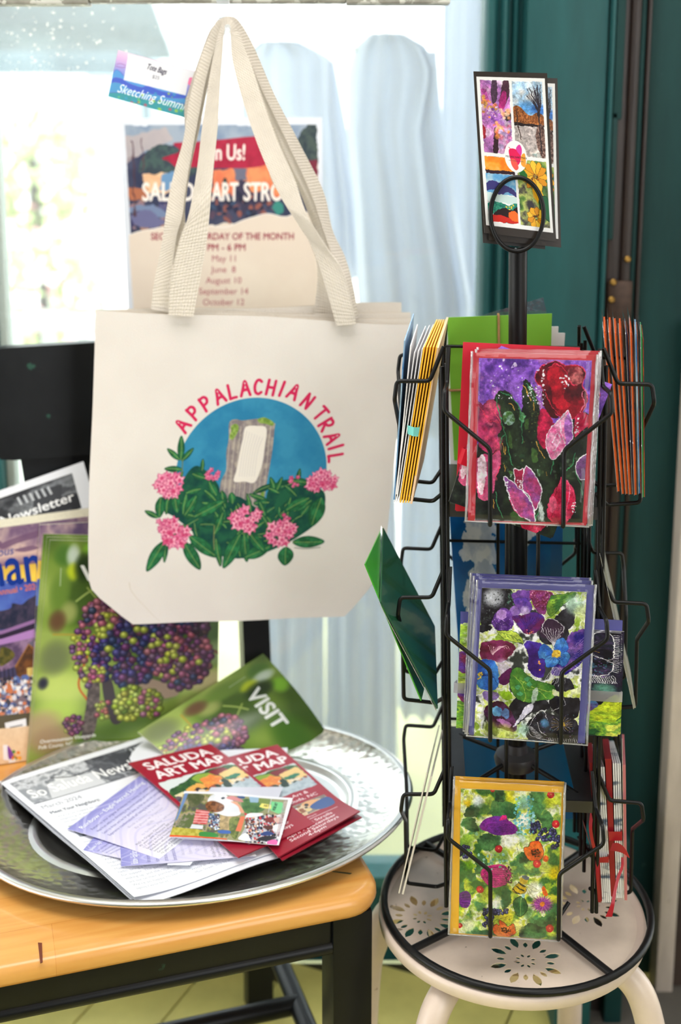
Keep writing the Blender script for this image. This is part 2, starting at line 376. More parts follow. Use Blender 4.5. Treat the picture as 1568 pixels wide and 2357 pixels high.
# ------------------------------------------------------------------ the printed pictures
def art_tote():
    A = Art(1000, 1000, (20, -270), (1610, -210), (20, 1330), (222, 214, 208))   # whole front panel; frame of the shapes as measured
    A.wash([(220, 212, 206), (226, 219, 213)], 300, 3)
    cxp, cyp, R = 865, 580, 393
    sky = np.array([(cxp+R*cos(a), cyp-R*sin(a)) for a in np.linspace(-.05, pi+.1, 60)])
    A.fillc(A.T(np.vstack([sky, [(480, 700), (900, 800), (1230, 700)]])), (58, 140, 178), col2=(44, 124, 166), cell=60)
    # post with white blaze
    A.blob('735 315 765 298 800 305 850 300 900 298 968 320 972 345 968 480 955 600 945 700 920 860 690 890 705 700 712 620 735 560 730 470 738 400', (170, 158, 148), col2=(128, 118, 122), cell=14)
    for i in range(26):
        x = 745+i*8.6; g = 95+(i*37 % 60); A.line([(x, 318+(i*13 % 20)), (x-6-(i % 3)*3, 520), (x-14, 700+(i*29 % 150))], (g+20, g+8, g+12) if i % 3 else (196, 184, 172), 2.5)
    A.blob('822 340 885 335 930 350 928 450 920 540 890 628 835 625 780 622 790 560 800 470 812 400', (232, 224, 215))
    for i in range(7): A.line([(830+i*14, 360+i*6), (815+i*13, 470), (806+i*13, 600)], (185, 178, 186), 2.2, .7)
    for p in ('745 335 765 322 782 330 785 355 770 390 755 405 740 390 748 360', '880 300 910 290 940 300 965 318 960 335 925 325 890 318', '925 690 938 655 944 700 935 745 918 735'): A.blob(p, (150, 175, 88), col2=(110, 140, 60), cell=8)
    A.blob('700 800 780 740 860 820 760 900 690 960', (90, 120, 165), al=.7)
    dk, md, lt = (22, 72, 52), (44, 118, 72), (86, 150, 92)
    def leaf(x, y, L, w, ang, c=md):
        a = radians(ang); d = np.array([cos(a), sin(a)]); n = np.array([-d[1], d[0]]); p = np.array([x, y])
        q = np.array([p, p+d*L*.25+n*w*.42, p+d*L*.55+n*w*.5, p+d*L*.85+n*w*.28, p+d*L, p+d*L*.85-n*w*.28, p+d*L*.55-n*w*.5, p+d*L*.25-n*w*.42])
        A.blob(q, c, out=dk, ow=3.5, col2=tuple(v*.72 for v in c), cell=16); A.line([p, p+d*L*.5+n*2, p+d*L*.93], (150, 176, 96), 2.5)
        A.line([p+d*L*.2+n*w*.2, p+d*L*.75+n*w*.2], lt, 2, .7)
    mass = '400 690 470 690 540 560 600 540 700 640 720 760 800 700 940 780 960 680 1010 630 1090 620 1180 650 1260 700 1250 830 1150 920 1010 990 850 1030 700 1000 600 900 480 800 420 760'
    A.blob(mass, (34, 92, 66), col2=(20, 66, 60), cell=26)
    g = np.random.default_rng(3)
    for i in range(70):
        x, y = g.uniform(430, 1200), g.uniform(640, 960)
        if abs(x-830) < 90 and y < 760: continue
        if x > 1080 and y > 900: continue
        leaf(x, y, g.uniform(60, 120), g.uniform(22, 38), g.uniform(0, 360), [(38, 104, 68), (30, 88, 66), (52, 124, 74)][i % 3])
    for a in ((495, 500, 125, 34, -92), (490, 500, 92, 26, 222), (500, 505, 86, 26, -48), (505, 550, 92, 30, 185), (510, 560, 70, 20, 120), (400, 690, 105, 50, 92), (440, 690, 90, 32, 95), (470, 660, 120, 48, 80), (390, 795, 80, 26, 208),
              (580, 800, 180, 56, -26), (530, 790, 120, 50, -60), (430, 920, 180, 62, 122), (530, 930, 175, 62, 58), (560, 900, 190, 62, 38), (700, 920, 150, 34, 78), (830, 900, 195, 68, 115), (850, 900, 150, 46, 82), (860, 1025, 150, 60, -22), (880, 900, 130, 48, 50),
              (1110, 955, 168, 60, 2), (1075, 980, 98, 80, 88), (1245, 720, 160, 80, 105), (1170, 640, 95, 40, 188), (1180, 720, 140, 52, 152), (1000, 690, 90, 30, 250), (1000, 690, 90, 26, 290), (1020, 690, 70, 20, 205), (650, 620, 90, 40, 60), (560, 575, 80, 36, 20), (610, 560, 60, 18, -90), (690, 900, 130, 40, -70), (780, 740, 60, 40, -100)): leaf(*a)
    A.line('505 500 505 545 508 590', (110, 120, 70), 5); A.line('690 850 690 920 695 980', (120, 124, 80), 6)
    def bloom(x, y, r, n, sd):
        q = np.random.default_rng(sd)
        for i in range(n):
            a, rr = q.uniform(0, 2*pi), r*sqrt(q.uniform(0, 1))*.78; px, py = x+rr*cos(a), y+rr*sin(a)*.85; s = q.uniform(.24, .36)*r
            k = 5; pt = np.array([(px+s*(1 if j % 2 == 0 else .55)*cos(a+j*pi/k), py+s*(1 if j % 2 == 0 else .55)*sin(a+j*pi/k)) for j in range(2*k)])
            c = [(232, 128, 168), (224, 104, 150), (240, 158, 186), (214, 84, 128)][q.integers(4)]; A.blob(pt, c, out=(176, 56, 104), ow=2.2, col2=(246, 176, 196), cell=14); A.soft(px, py, s*.45, (190, 50, 96), .8)
    for b in ((440, 630, 88, 26, 1), (672, 585, 48, 12, 2), (480, 880, 100, 30, 3), (862, 815, 96, 30, 4), (1048, 905, 92, 28, 5), (1100, 630, 42, 8, 7), (1240, 635, 86, 28, 6), (415, 830, 46, 9, 8), (1060, 830, 36, 6, 9)): bloom(*b)
    A.line('1120 985 1180 995 1260 990', (70, 80, 70), 3)
    # lettering on the arc, brushed strokes
    L = {'A': ['0 1 .16 .5 .32 0 .5 .5 .66 1', '.12 .66 .36 .6 .56 .66'], 'P': ['.08 0 .1 .5 .08 1', '.08 .05 .42 .04 .56 .24 .44 .5 .1 .56'], 'L': ['.08 0 .08 .5 .06 .96', '.06 .97 .3 .95 .52 .97'], 'C': ['.56 .14 .4 .02 .2 .1 .08 .45 .16 .85 .38 .98 .58 .86'],
         'H': ['.08 0 .08 1', '.58 0 .58 1', '.08 .5 .58 .48'], 'I': ['.25 0 .25 1'], 'N': ['.08 1 .1 .5 .1 .02', '.1 .02 .35 .5 .58 .97', '.58 .97 .6 .5 .58 0'], 'T': ['0 .04 .3 .02 .62 .04', '.31 .03 .3 .5 .31 1'], 'R': ['.08 0 .08 1', '.08 .05 .42 .03 .55 .22 .42 .47 .1 .53', '.2 .53 .4 .76 .6 1']}
    for ch, x, y in zip('APPALACHIANTRAIL', (492, 545, 603, 672, 738, 802, 868, 934, 996, 1053, 1127, 1203, 1237, 1274, 1298, 1300), (322, 258, 212, 176, 153, 138, 131, 134, 141, 154, 202, 268, 326, 397, 452, 508)):
        d = np.array([x-cxp, y-cyp]); th = atan2(d[0], -d[1]); Rm = np.array([[cos(th), -sin(th)], [sin(th), cos(th)]])
        for st in L[ch]:
            p = (nums(st)-[.3, .5])*np.array([70, 76]); A.line(p @ Rm.T+[x, y], (206, 40, 88), 15)
            for e in (p[0], p[-1]): q = Rm @ e+[x, y]; A.ell(q[0], q[1], 7.2, 7.2, (206, 40, 88))
    A.line('240 1125 238 1230 236 1330', (205, 193, 178), 5, .8)
    return A
def art_tulip():
    A = Art(420, 610, (440, 515), (1365, 535), (400, 1852)); W_, D = (240, 236, 244), (24, 30, 26)
    A.wash([(84, 48, 138), (128, 78, 186), (150, 98, 204), (110, 66, 170), (176, 110, 196)], 160, 4, sharp=1.7)
    A.blob('560 880 620 780 720 830 800 960 800 760 840 690 920 830 950 960 1000 1100 1370 1000 1370 1900 380 1900 400 1700 520 1500 600 1250 590 1000', D, col2=(40, 54, 36), cell=30)
    A.blob('400 1280 470 1230 560 1290 620 1240 640 1700 560 1860 380 1860', (40, 48, 40), col2=(26, 28, 30))
    for b in ('640 990 690 950 740 990 735 1050 690 1065 650 1040', '790 960 830 990 815 1050 780 1010', '830 1030 865 1020 850 1095 832 1090', '700 1110 725 1190 715 1260 690 1230', '690 1440 725 1450 710 1495', '885 1260 930 1280 940 1360 895 1370', '930 1430 965 1440 950 1490', '700 1800 760 1780 820 1850 760 1900'):
        A.blob(b, [(96, 150, 60), (100, 168, 120), (140, 170, 160), (58, 84, 44)][len(b) % 4], col2=(60, 96, 44), cell=12)
    A.dots(60, (640, 800, 1000, 1500), (4, 16), [(52, 80, 44), (96, 110, 60), (34, 44, 34), (70, 90, 80)], 1); A.dots(120, (860, 740, 960, 1150), (2, 6), [(120, 116, 60), (50, 58, 34), (90, 96, 52)])
    A.dots(50, (640, 1300, 1330, 1560), (6, 22), [(40, 66, 44), (64, 92, 60), (24, 30, 28), (92, 110, 90)], 1)
    A.blob('425 890 470 900 520 860 580 870 620 960 628 1080 600 1160 590 1260 545 1300 480 1270 430 1200', (178, 52, 96), col2=(120, 40, 76), cell=50)
    A.dots(14, (440, 900, 600, 1250), (20, 60), [(214, 70, 108), (232, 110, 140), (150, 30, 70)], 1)
    A.line('520 860 540 930 600 1000 625 1050', (228, 90, 110), 6); A.line('430 890 470 950 520 1020 610 1045', (224, 60, 90), 5)
    A.blob('415 1350 480 1300 540 1320 610 1270 628 1370 580 1500 565 1600 510 1680 430 1660 405 1500', (222, 96, 142), col2=(180, 60, 104), cell=30); A.blob('430 1340 480 1310 500 1450 460 1640 420 1560', (246, 210, 226))
    A.line('540 1320 610 1275 625 1370 580 1490', (232, 64, 100), 5); A.line('580 1480 590 1525', (232, 64, 100), 5)
    A.blob('905 650 945 590 1000 560 1080 540 1150 575 1230 570 1290 590 1312 660 1288 735 1330 800 1322 900 1270 990 1180 1010 1100 990 1030 930 985 850 965 760 920 720', (150, 18, 38), out=(226, 60, 96), ow=7, col2=(70, 14, 24), cell=60)
    A.blob('1000 660 1060 560 1130 640 1170 720 1140 830 1200 900 1120 940 1060 880 1040 780', (186, 22, 44), col2=(120, 12, 28), cell=60); A.blob('1180 600 1270 590 1300 680 1240 740 1170 690', (206, 110, 110), col2=(120, 40, 50), cell=16)
    A.blob('960 780 1010 850 1060 950 1100 1010 1020 990 980 900', (70, 18, 22)); A.line('1010 600 1060 560 1140 600 1190 710 1250 740', (228, 50, 84), 6); A.line('985 790 1030 880 1090 960 1170 1010', (214, 44, 70), 5)
    A.line('1330 770 1290 800 1310 880 1280 960', (236, 120, 150), 6); A.dots(14, (1110, 660, 1180, 770), (6, 9), [W_]); A.dots(10, (955, 600, 985, 740), (6, 9), [W_])
    A.blob('940 1000 965 930 1010 960 1060 1040 1100 1100 1040 1240 990 1260 940 1180', (206, 36, 80), col2=(150, 20, 60), cell=24)
    A.blob('1170 950 1215 1030 1225 1150 1180 1230 1120 1180', (150, 84, 170), col2=(190, 120, 200)); A.blob('1180 945 1150 1060 1170 1230 1060 1350 1015 1250 1010 1170 1070 1060', (238, 170, 200), col2=(226, 90, 150), cell=24)
    A.line('1180 940 1120 1010 1060 1070 1010 1150 1012 1250 1060 1352 1130 1290 1170 1230', W_, 7); A.line('1180 940 1215 1040 1222 1160 1190 1220', W_, 6); A.line('1120 1030 1130 1120 1170 1220', W_, 5); A.line('1060 1210 1100 1130 1120 1180 1090 1260 1060 1280', W_, 8, .7)
    A.blob('1240 1000 1300 960 1370 1010 1370 1060 1300 1100 1240 1160', (170, 24, 60), col2=(220, 60, 100), cell=24); A.dots(12, (1245, 1010, 1270, 1130), (5, 7), [W_])
    A.blob('652 1497 700 1515 760 1560 820 1620 880 1690 905 1760 915 1862 850 1845 770 1800 720 1720 690 1640', (130, 70, 146), out=W_, ow=9, col2=(196, 80, 130), cell=36)
    A.blob('838 1400 880 1430 925 1490 972 1575 960 1680 915 1770 870 1650 815 1600 812 1500', (150, 84, 160), out=W_, ow=9, col2=(180, 60, 110), cell=30); A.blob('735 1420 780 1440 815 1425 812 1520 800 1590 750 1545', (150, 34, 66), out=W_, ow=6)
    A.line('700 1680 740 1770 830 1840', (232, 60, 130), 6); A.line('830 1540 850 1600 885 1640', (226, 60, 130), 6); A.dots(12, (670, 1520, 700, 1660), (5, 7), [W_]); A.dots(9, (760, 1520, 800, 1590), (5, 7), [W_])
    A.blob('1152 1480 1200 1530 1240 1580 1270 1680 1250 1790 1190 1870 1110 1890 1040 1850 1018 1770 1050 1660 1110 1560', (196, 28, 70), out=(40, 14, 24), ow=5, col2=(236, 70, 110), cell=40)
    A.line('1160 1490 1210 1560 1200 1700 1180 1840', (250, 150, 180), 5); A.line('1110 1570 1080 1700 1060 1840', (110, 10, 36), 6); A.line('1190 1510 1235 1600 1262 1720', (236, 80, 120), 5); A.dots(10, (1230, 1700, 1270, 1800), (5, 7), [W_]); A.blob('1035 1690 1080 1650 1110 1720 1060 1790', (240, 120, 150), al=.6)
    A.blob('1345 1310 1290 1340 1255 1410 1300 1515 1360 1480', (110, 70, 120), out=W_, ow=7)
    A.blob('955 1700 985 1760 990 1850 960 1840', (190, 200, 190)); A.blob('940 1830 970 1700 1000 1860', (170, 180, 176), al=.6)
    G = (60, 140, 92)
    for p in ('585 840 600 940 640 1060 670 1170 690 1280 725 1400', '620 790 700 830 770 910 800 1010 806 1220', '830 720 880 790 910 890', '655 1140 625 1180 618 1260', '580 1610 590 1720 640 1830', '1070 1360 1055 1470', '1250 1290 1220 1400 1160 1450', '1250 1440 1300 1560 1320 1640', '940 1780 920 1860'): A.line(p, G, 7)
    for p in ('690 880 720 900 740 945', '800 735 840 790 870 870', '640 1210 650 1290', '660 1240 660 1310', '920 1200 950 1270 1000 1335', '1185 1265 1240 1180 1270 1180', '655 1390 662 1450', '560 1670 560 1750', '890 880 905 950', '1010 1450 1020 1480'): A.line(p, (214, 160, 70), 6)
    A.dots(60, (440, 520, 960, 860), (2, 7), [W_, (200, 170, 230)]); A.dots(5, (600, 530, 1000, 620), (8, 13), [(220, 200, 240)]); A.dots(40, (840, 740, 1000, 900), (3, 6), [W_])
    A.warp(7, 26); A.tex(.3, 20); return A
def art_pansy():
    A = Art(420, 600, (262, 120), (1162, 158), (190, 1395)); W_ = (236, 234, 240); K = (26, 24, 30)
    A.wash([(150, 180, 60), (232, 238, 226), (204, 216, 110), (240, 242, 240), (236, 238, 236), (60, 64, 60)], 120, 4, sharp=1.8)
    for p in ('255 130 500 130 530 260 460 330 380 400 300 440 250 420', '880 380 1000 280 1060 330 1040 440 960 480 870 440', '780 480 930 390 1000 460 990 560 860 600 760 560', '520 1090 640 1000 800 1060 850 1140 700 1180 560 1290 480 1240', '870 900 1000 880 1060 960 1050 1020 900 1010', '860 1050 1090 1040 1090 1200 1000 1230 870 1150', '640 1300 760 1180 900 1200 1080 1250 1080 1450 700 1430', '240 440 340 440 330 480 250 500'): A.blob(p, K, col2=(54, 52, 60), cell=30)
    A.soft(360, 200, 110, (214, 218, 226), .9); A.dots(120, (260, 140, 540, 420), (2, 7), [(90, 96, 96), (60, 66, 64)]); A.dots(60, (480, 150, 570, 260), (4, 12), [(110, 150, 130), (60, 100, 80)], 1)
    V1, V2, V3 = (92, 60, 160), (130, 84, 178), (70, 36, 130)
    A.blob('520 170 590 140 680 150 690 220 600 230 530 220', (134, 86, 176), col2=(104, 64, 150), cell=14); A.blob('670 150 760 140 860 160 870 220 820 280 800 340 740 320 690 240', (150, 66, 140), col2=(120, 40, 70), cell=12); A.dots(120, (680, 150, 860, 320), (2, 6), [(190, 96, 150), (112, 40, 66), (210, 140, 180)])
    A.blob('530 220 590 200 660 220 690 280 680 320 600 330 560 290', V1, out=(40, 24, 80), col2=V2); A.soft(630, 315, 55, (206, 180, 226), .9); A.blob('500 300 540 270 590 330 550 360 500 350', (150, 110, 190))
    A.blob('345 400 380 330 440 290 500 310 530 380 520 460 420 490 360 450', V2, col2=(84, 40, 130), cell=22); A.ell(428, 345, 46, 42, (186, 140, 214)); A.dots(60, (350, 380, 530, 480), (2, 5), [(200, 170, 220), (60, 30, 90)])
    for i in range(12): A.line([(430, 385), (360+i*15, 470)], (60, 30, 96), 2.4)
    A.blob('520 360 620 350 700 320 780 350 800 400 760 470 690 510 620 500 570 440', (80, 44, 150), col2=(104, 34, 84), cell=40)
    for i in range(9): A.line([(660, 500), (580+i*24, 360)], (40, 24, 90), 2.6)
    A.dots(14, (640, 470, 710, 510), (3, 6), [(230, 150, 80), (220, 90, 140)])
    LG, DG = (140, 178, 60), (44, 84, 40)
    A.blob('815 290 850 200 900 180 1060 160 1050 200 960 260 900 330 850 360', LG, out=DG, ow=4, col2=(60, 110, 50), cell=24)
    for i in range(6): A.line([(860, 340-i*26), (900+i*22, 300-i*24), (940+i*20, 270-i*20)], DG, 3)
    A.soft(1060, 260, 110, (190, 226, 200), .8); A.soft(1120, 330, 90, (216, 230, 150), .7)
    A.blob('390 490 470 480 560 500 620 580 540 580 450 550', (186, 204, 80), out=DG, ow=4)
    A.line('400 495 500 520 610 578', DG, 3)
    for i in range(5): A.line([(440+i*34, 500+i*12), (470+i*34, 540+i*10)], DG, 3)
    A.blob('256 600 330 570 440 565 520 590 550 630 500 700 420 760 330 730 250 720', (130, 46, 92), col2=(96, 30, 50), cell=40)
    for i in range(9): A.line([(350, 690), (330+i*16, 640-i*4), (310+i*24, 610+i*4)], (232, 190, 200), 3.4)
    A.soft(440, 800, 100, (190, 176, 200), .85); A.blob('400 900 470 820 520 800 520 900 440 950', (92, 30, 80))
    B1, B2 = (66, 130, 206), (40, 80, 170)
    A.blob('230 760 300 730 370 750 400 830 400 960 330 1000 250 980 205 920', B1, col2=B2, cell=40)
    for i in range(9): A.line([(235, 870), (280+i*10, 820+i*8), (330+i*9, 750+i*28)], (26, 50, 120), 2.6)
    A.dots(20, (225, 830, 260, 900), (4, 8), [(220, 180, 50), (240, 210, 90)])
    for i in range(8): A.line([(270+i*10, 1010), (290+i*14, 1060), (330+i*9, 1080-i*5)], W_, 3.4)
    A.blob('270 1010 390 1010 400 1060 340 1090 280 1070', (96, 60, 150), al=.7)
    A.blob('620 590 700 570 780 600 800 700 800 860 720 870 660 800 660 680', (76, 50, 160), col2=(60, 30, 110), cell=40); A.dots(5, (755, 740, 770, 830), (7, 9), [(230, 160, 70)])
    A.blob('770 440 850 375 950 430 960 500 900 600 830 560 760 520', (60, 40, 60))
    for i in range(9): A.line([(880, 610), (800+i*20, 510-i*4), (775+i*24, 470-abs(4-i)*6)], W_, 3.6)
    A.line('770 500 790 420 850 378 950 430 960 500', W_, 4)
    A.blob('1010 520 1060 490 1150 480 1145 700 1060 800 960 860 860 840 920 720', (140, 90, 176), col2=(40, 30, 130), cell=36)
    for i in range(16): A.line([(1000, 640+i*10), (1070, 600+i*14), (1140, 540+i*20)], (206, 180, 226), 2.6, .8)
    for i in range(10): A.line([(880+i*8, 790), (800+i*20, 900), (740+i*26, 930+(i % 3)*20)], W_, 3)
    for p in ('885 660 800 590 755 640 750 700 800 720 890 690', '890 650 900 570 950 540 1000 590 1000 650 950 680', '930 680 1000 660 1018 720 970 780 920 760', '880 690 810 710 815 780 870 790 930 740'): A.blob(p, (86, 150, 214), out=(26, 60, 130), ow=3, col2=(52, 104, 190), cell=24)
    for a in range(0, 360, 18): c, d = cos(radians(a)), sin(radians(a)); A.line([(900+c*40, 680+d*32), (900+c*105, 680+d*80)], (30, 70, 150), 2.4)
    A.ell(902, 675, 38, 30, (226, 186, 60)); A.dots(40, (868, 645, 938, 705), (2, 5), [(250, 220, 110), (190, 130, 40)])
    A.blob('520 820 590 790 640 850 720 900 830 930 890 960 880 1050 740 1080 620 1090 530 1020 500 920', (66, 124, 50), out=(30, 64, 34), ow=4, col2=(110, 160, 60), cell=36)
    for p in ('530 860 600 930 640 1040 620 1090', '590 900 700 960 860 1000', '610 930 660 900 700 890', '640 980 740 990 820 1050'): A.line(p, (170, 190, 80), 4.5)
    for x, y in ((570, 960), (590, 1020), (670, 935), (650, 890)): A.blob([(x-26, y), (x, y-20), (x+26, y+2), (x, y+26)], (84, 160, 104), out=(40, 90, 60))
    A.blob('430 1020 500 1000 520 1060 460 1080', (140, 180, 40)); A.blob('870 980 960 1000 1110 960 1110 1040 960 1040 880 1030', (200, 216, 80), col2=(230, 236, 190))
    A.blob('275 1180 330 1110 430 1090 520 1180 560 1290 540 1350 440 1330 330 1290', (96, 50, 96), col2=(60, 26, 40), cell=26); A.blob('345 1160 390 1130 430 1160 430 1210 370 1215', (110, 172, 204), col2=(80, 130, 180)); A.blob('420 1200 460 1150 500 1180 480 1240', (90, 120, 170)); A.blob('390 1250 440 1240 520 1290 480 1320', (170, 110, 170))
    A.blob('640 1130 690 1100 700 1150 600 1250 530 1310 600 1200', (220, 216, 236)); A.blob('700 1000 740 960 745 1040 690 1110', (216, 222, 226), al=.7)
    for p in ('620 1390 680 1280 740 1180 790 1165 830 1240', '650 1300 680 1370 760 1400 880 1420', '740 1260 760 1330 820 1380', '960 1040 980 1110 860 1160'): A.line(p, W_, 4)
    for i in range(12): A.line([(650+i*8, 1300+i*9), (700+i*8, 1310+i*7)], W_, 3)
    for i in range(14): A.line([(840+i*18, 1395+(i % 2)*5), (850+i*18, 1430)], W_, 3)
    A.soft(800, 1270, 50, (90, 150, 200), .8); A.dots(90, (700, 1180, 1070, 1400), (2, 8), [(90, 120, 130), (130, 90, 150), (60, 90, 120)], 1)
    for a in range(0, 360, 17): A.line([(950, 1275), (950+cos(radians(a))*95, 1275+sin(radians(a))*70)], (212, 176, 90) if a % 2 else (206, 200, 214), 2.2)
    A.ell(955, 1275, 26, 18, (222, 180, 70)); A.soft(450, 1380, 120, (196, 214, 70), .7); A.soft(330, 1320, 80, (176, 200, 60), .7); A.soft(610, 1330, 80, (130, 180, 150), .6)
    A.warp(6, 24); A.tex(.25, 20, 8); return A
def art_floral():
    A = Art(420, 600, (215, 180), (1430, 235), (190, 1925)); W_ = (244, 244, 236); D = (24, 40, 34)
    A.wash([(62, 112, 54), (156, 186, 60), (210, 214, 70), (236, 240, 214), (170, 196, 80), (84, 140, 84)], 230, 4, sharp=1.9)
    dk = [(36, 66, 46), (26, 48, 38), (48, 96, 60)]
    for i, p in enumerate(('245 480 330 370 420 390 450 460 380 520 260 520', '250 540 360 530 430 620 420 700 300 660 240 600', '600 330 760 330 860 360 900 450 830 540 720 520 560 490 580 420', '430 760 540 720 650 740 690 800 640 900 520 920 460 860', '1090 480 1200 480 1260 460 1330 520 1320 640 1220 700 1190 580', '420 1010 500 990 550 1060 520 1130 400 1200 380 1120', '250 1230 330 1200 400 1180 410 1260 350 1300', '880 1000 960 940 1030 960 1030 1040 940 1060', '720 1400 790 1360 840 1480 800 1570 720 1600', '640 200 730 210 740 330 640 330', '1040 230 1180 230 1230 350 1130 370', '190 1300 250 1330 270 1480 200 1500', '1130 1750 1230 1680 1370 1640 1370 1760 1260 1840 1150 1830', '940 1830 1100 1780 1260 1860 1240 1960 960 1950', '330 1900 500 1860 620 1930 500 1980')):
        A.blob(p, dk[i % 3], col2=(82, 132, 74), cell=60)
    for x, y, r, c in ((980, 560, 110, W_), (800, 780, 150, W_), (1120, 1380, 130, W_), (960, 760, 60, (214, 232, 226)), (640, 1540, 110, (236, 240, 220)), (500, 560, 90, (230, 236, 200)), (300, 1820, 110, (232, 234, 190)), (430, 330, 90, (206, 216, 226)), (980, 350, 120, (130, 184, 160)), (1290, 330, 110, (206, 214, 50)), (1370, 1180, 110, (236, 206, 20)), (1340, 1480, 80, (226, 220, 60)), (540, 1450, 120, (190, 206, 60)), (700, 960, 120, (140, 180, 80)), (280, 800, 110, (150, 190, 60)), (310, 1080, 90, (130, 186, 40)), (1100, 740, 100, (200, 210, 80)), (560, 330, 60, (150, 180, 70)), (800, 260, 90, (214, 204, 40)), (300, 350, 60, (240, 200, 30)), (1060, 1090, 90, (190, 210, 90)), (1230, 1110, 80, (206, 214, 90)), (760, 1700, 130, (222, 206, 50)), (900, 1820, 90, (230, 222, 130)), (1030, 1650, 100, (110, 160, 90)), (1320, 1900, 70, (206, 220, 80)), (420, 740, 50, (170, 200, 90)), (260, 600, 50, (60, 110, 60))): A.soft(x, y, r, c, .92)
    A.warp(22, 70, 3); P1, P2 = (146, 34, 130), (186, 40, 120)
    A.blob('445 620 500 550 600 510 700 505 760 490 790 550 860 600 905 660 880 710 760 730 640 730 540 690 470 665', P1, col2=(110, 40, 150), cell=80); A.blob('680 560 720 500 765 500 760 540', (214, 40, 120))
    for i in range(9): A.line([(540+i*10, 600+i*12), (680, 590+i*14), (890-i*4, 610+i*12)], (74, 20, 96), 5)
    A.line('450 630 500 560 540 640 470 662', (90, 24, 100), 4)
    A.blob('455 1200 500 1130 600 1090 720 1080 790 1120 840 1200 790 1300 700 1350 610 1360 520 1310', P2, col2=(214, 40, 130), cell=60)
    for i in range(11): A.line([(480+i*9, 1180+i*14), (620, 1120+i*22), (820-abs(5-i)*8, 1110+i*22)], (84, 14, 66), 5.5)
    A.dots(60, (760, 1110, 850, 1310), (4, 10), [(44, 16, 40), (90, 20, 60)])
    A.blob('200 1450 270 1410 330 1440 340 1520 300 1610 210 1590', (116, 40, 150), col2=(90, 30, 110), cell=30)
    for i in range(5): A.line([(205, 1470+i*26), (270, 1450+i*34), (330, 1440+i*38)], (50, 20, 84), 5)
    A.blob('985 880 1040 870 1060 820 1110 800 1160 795 1210 870 1225 950 1200 1010 1140 1030 1060 1030 1000 960', (226, 84, 36), out=(60, 40, 30), ow=5, col2=(240, 120, 50), cell=40); A.ell(1130, 940, 62, 46, (190, 60, 30), 20); A.dots(40, (1080, 900, 1185, 985), (5, 9), [(50, 16, 16)])
    A.ell(1250, 1010, 36, 38, (230, 90, 40)); A.line('940 820 900 860 930 970', (70, 80, 60), 4); A.line('1230 830 1300 850 1310 960 1290 1050', (90, 100, 50), 4)
    for x, y, r in ((680, 895, 46), (452, 1388, 46), (1145, 1070, 50), (1300, 255, 44), (1365, 600, 46), (1310, 1840, 48), (205, 1830, 30), (600, 200, 26)): A.ell(x, y, r, r, (190, 30, 44)); A.soft(x-8, y-8, r*.8, (224, 60, 70), .8); A.ell(x+2, y-4, 7, 7, (250, 190, 120))
    for sd, (x0, y0, x1, y1), n in ((4, (1060, 560, 1170, 700), 20), (5, (1130, 660, 1400, 790), 36), (6, (1330, 740, 1410, 880), 20), (7, (195, 870, 350, 1000), 20), (8, (500, 1620, 790, 1680), 36), (9, (500, 1660, 620, 1840), 34)):
        q = np.random.default_rng(sd)
        for i in range(n): A.ball(q.uniform(x0, x1), q.uniform(y0, y1), q.uniform(17, 26), [(62, 62, 110), (84, 86, 140), (50, 46, 84)][i % 3])
    A.blob('860 1530 900 1480 960 1460 1010 1500 1040 1580 1010 1660 950 1705 900 1680 870 1610', (34, 74, 44), out=(16, 34, 24), ow=6, col2=(64, 120, 66), cell=50); A.line('960 1470 950 1580 950 1700', (130, 170, 90), 6)
    A.blob('880 1340 930 1300 1010 1340 1020 1400 960 1430 880 1420 850 1380', (230, 188, 40), out=(50, 40, 30), ow=5)
    for p in ('920 1290 960 1320 1005 1345', '895 1335 940 1370 1000 1395', '860 1370 890 1410 940 1430'): A.line(p, (40, 36, 34), 15)
    A.ell(985, 1270, 52, 44, (226, 190, 60)); A.ell(1010, 1235, 46, 26, (96, 104, 120), 20); A.line('850 1215 900 1220 960 1215', (60, 50, 40), 4)
    A.blob('1020 1320 1080 1330 1170 1390 1110 1400', (226, 226, 190), out=(120, 120, 80), ow=3, al=.85); A.blob('1015 1350 1060 1400 1110 1480 1060 1450', (236, 236, 210), out=(130, 130, 90), ow=3, al=.85)
    for a in range(0, 360, 15): c, d = cos(radians(a)), sin(radians(a)); A.blob([(1215+c*30-d*12, 1550+d*30+c*12), (1215+c*145, 1550+d*115), (1215+c*30+d*12, 1550+d*30-c*12)], (156, 60, 150) if a % 2 else (186, 90, 170))
    A.ell(1216, 1550, 30, 28, (230, 130, 50))
    A.blob('610 1840 660 1800 690 1820 690 1750 760 1790 800 1830 860 1790 890 1860 880 1920 760 1960 640 1930', (226, 80, 40), out=(60, 30, 30), ow=5, col2=(242, 130, 60), cell=40); A.dots(50, (720, 1840, 830, 1910), (4, 9), [(60, 16, 16)]); A.blob('1230 1330 1270 1400 1280 1440 1240 1450 1210 1380', (230, 100, 40))
    A.line('610 1840 640 1760 730 1730 800 1700', (80, 80, 50), 4); A.line('800 1750 880 1720 970 1750', (80, 80, 50), 4); A.line('1080 1050 1000 1010 980 1080 1040 1140 1150 1180 1300 1170', (80, 90, 50), 4)
    A.dots(80, (860, 280, 1100, 720), (8, 20), [(120, 190, 200), (160, 214, 220), (90, 170, 170)]); A.dots(30, (380, 960, 780, 1140), (8, 20), [(110, 170, 130), (150, 200, 180)]); A.ell(408, 720, 22, 22, (150, 200, 150)); A.ell(985, 1455, 22, 24, (160, 206, 210)); A.warp(4, 16); A.tex(.28, 24, 11); return A

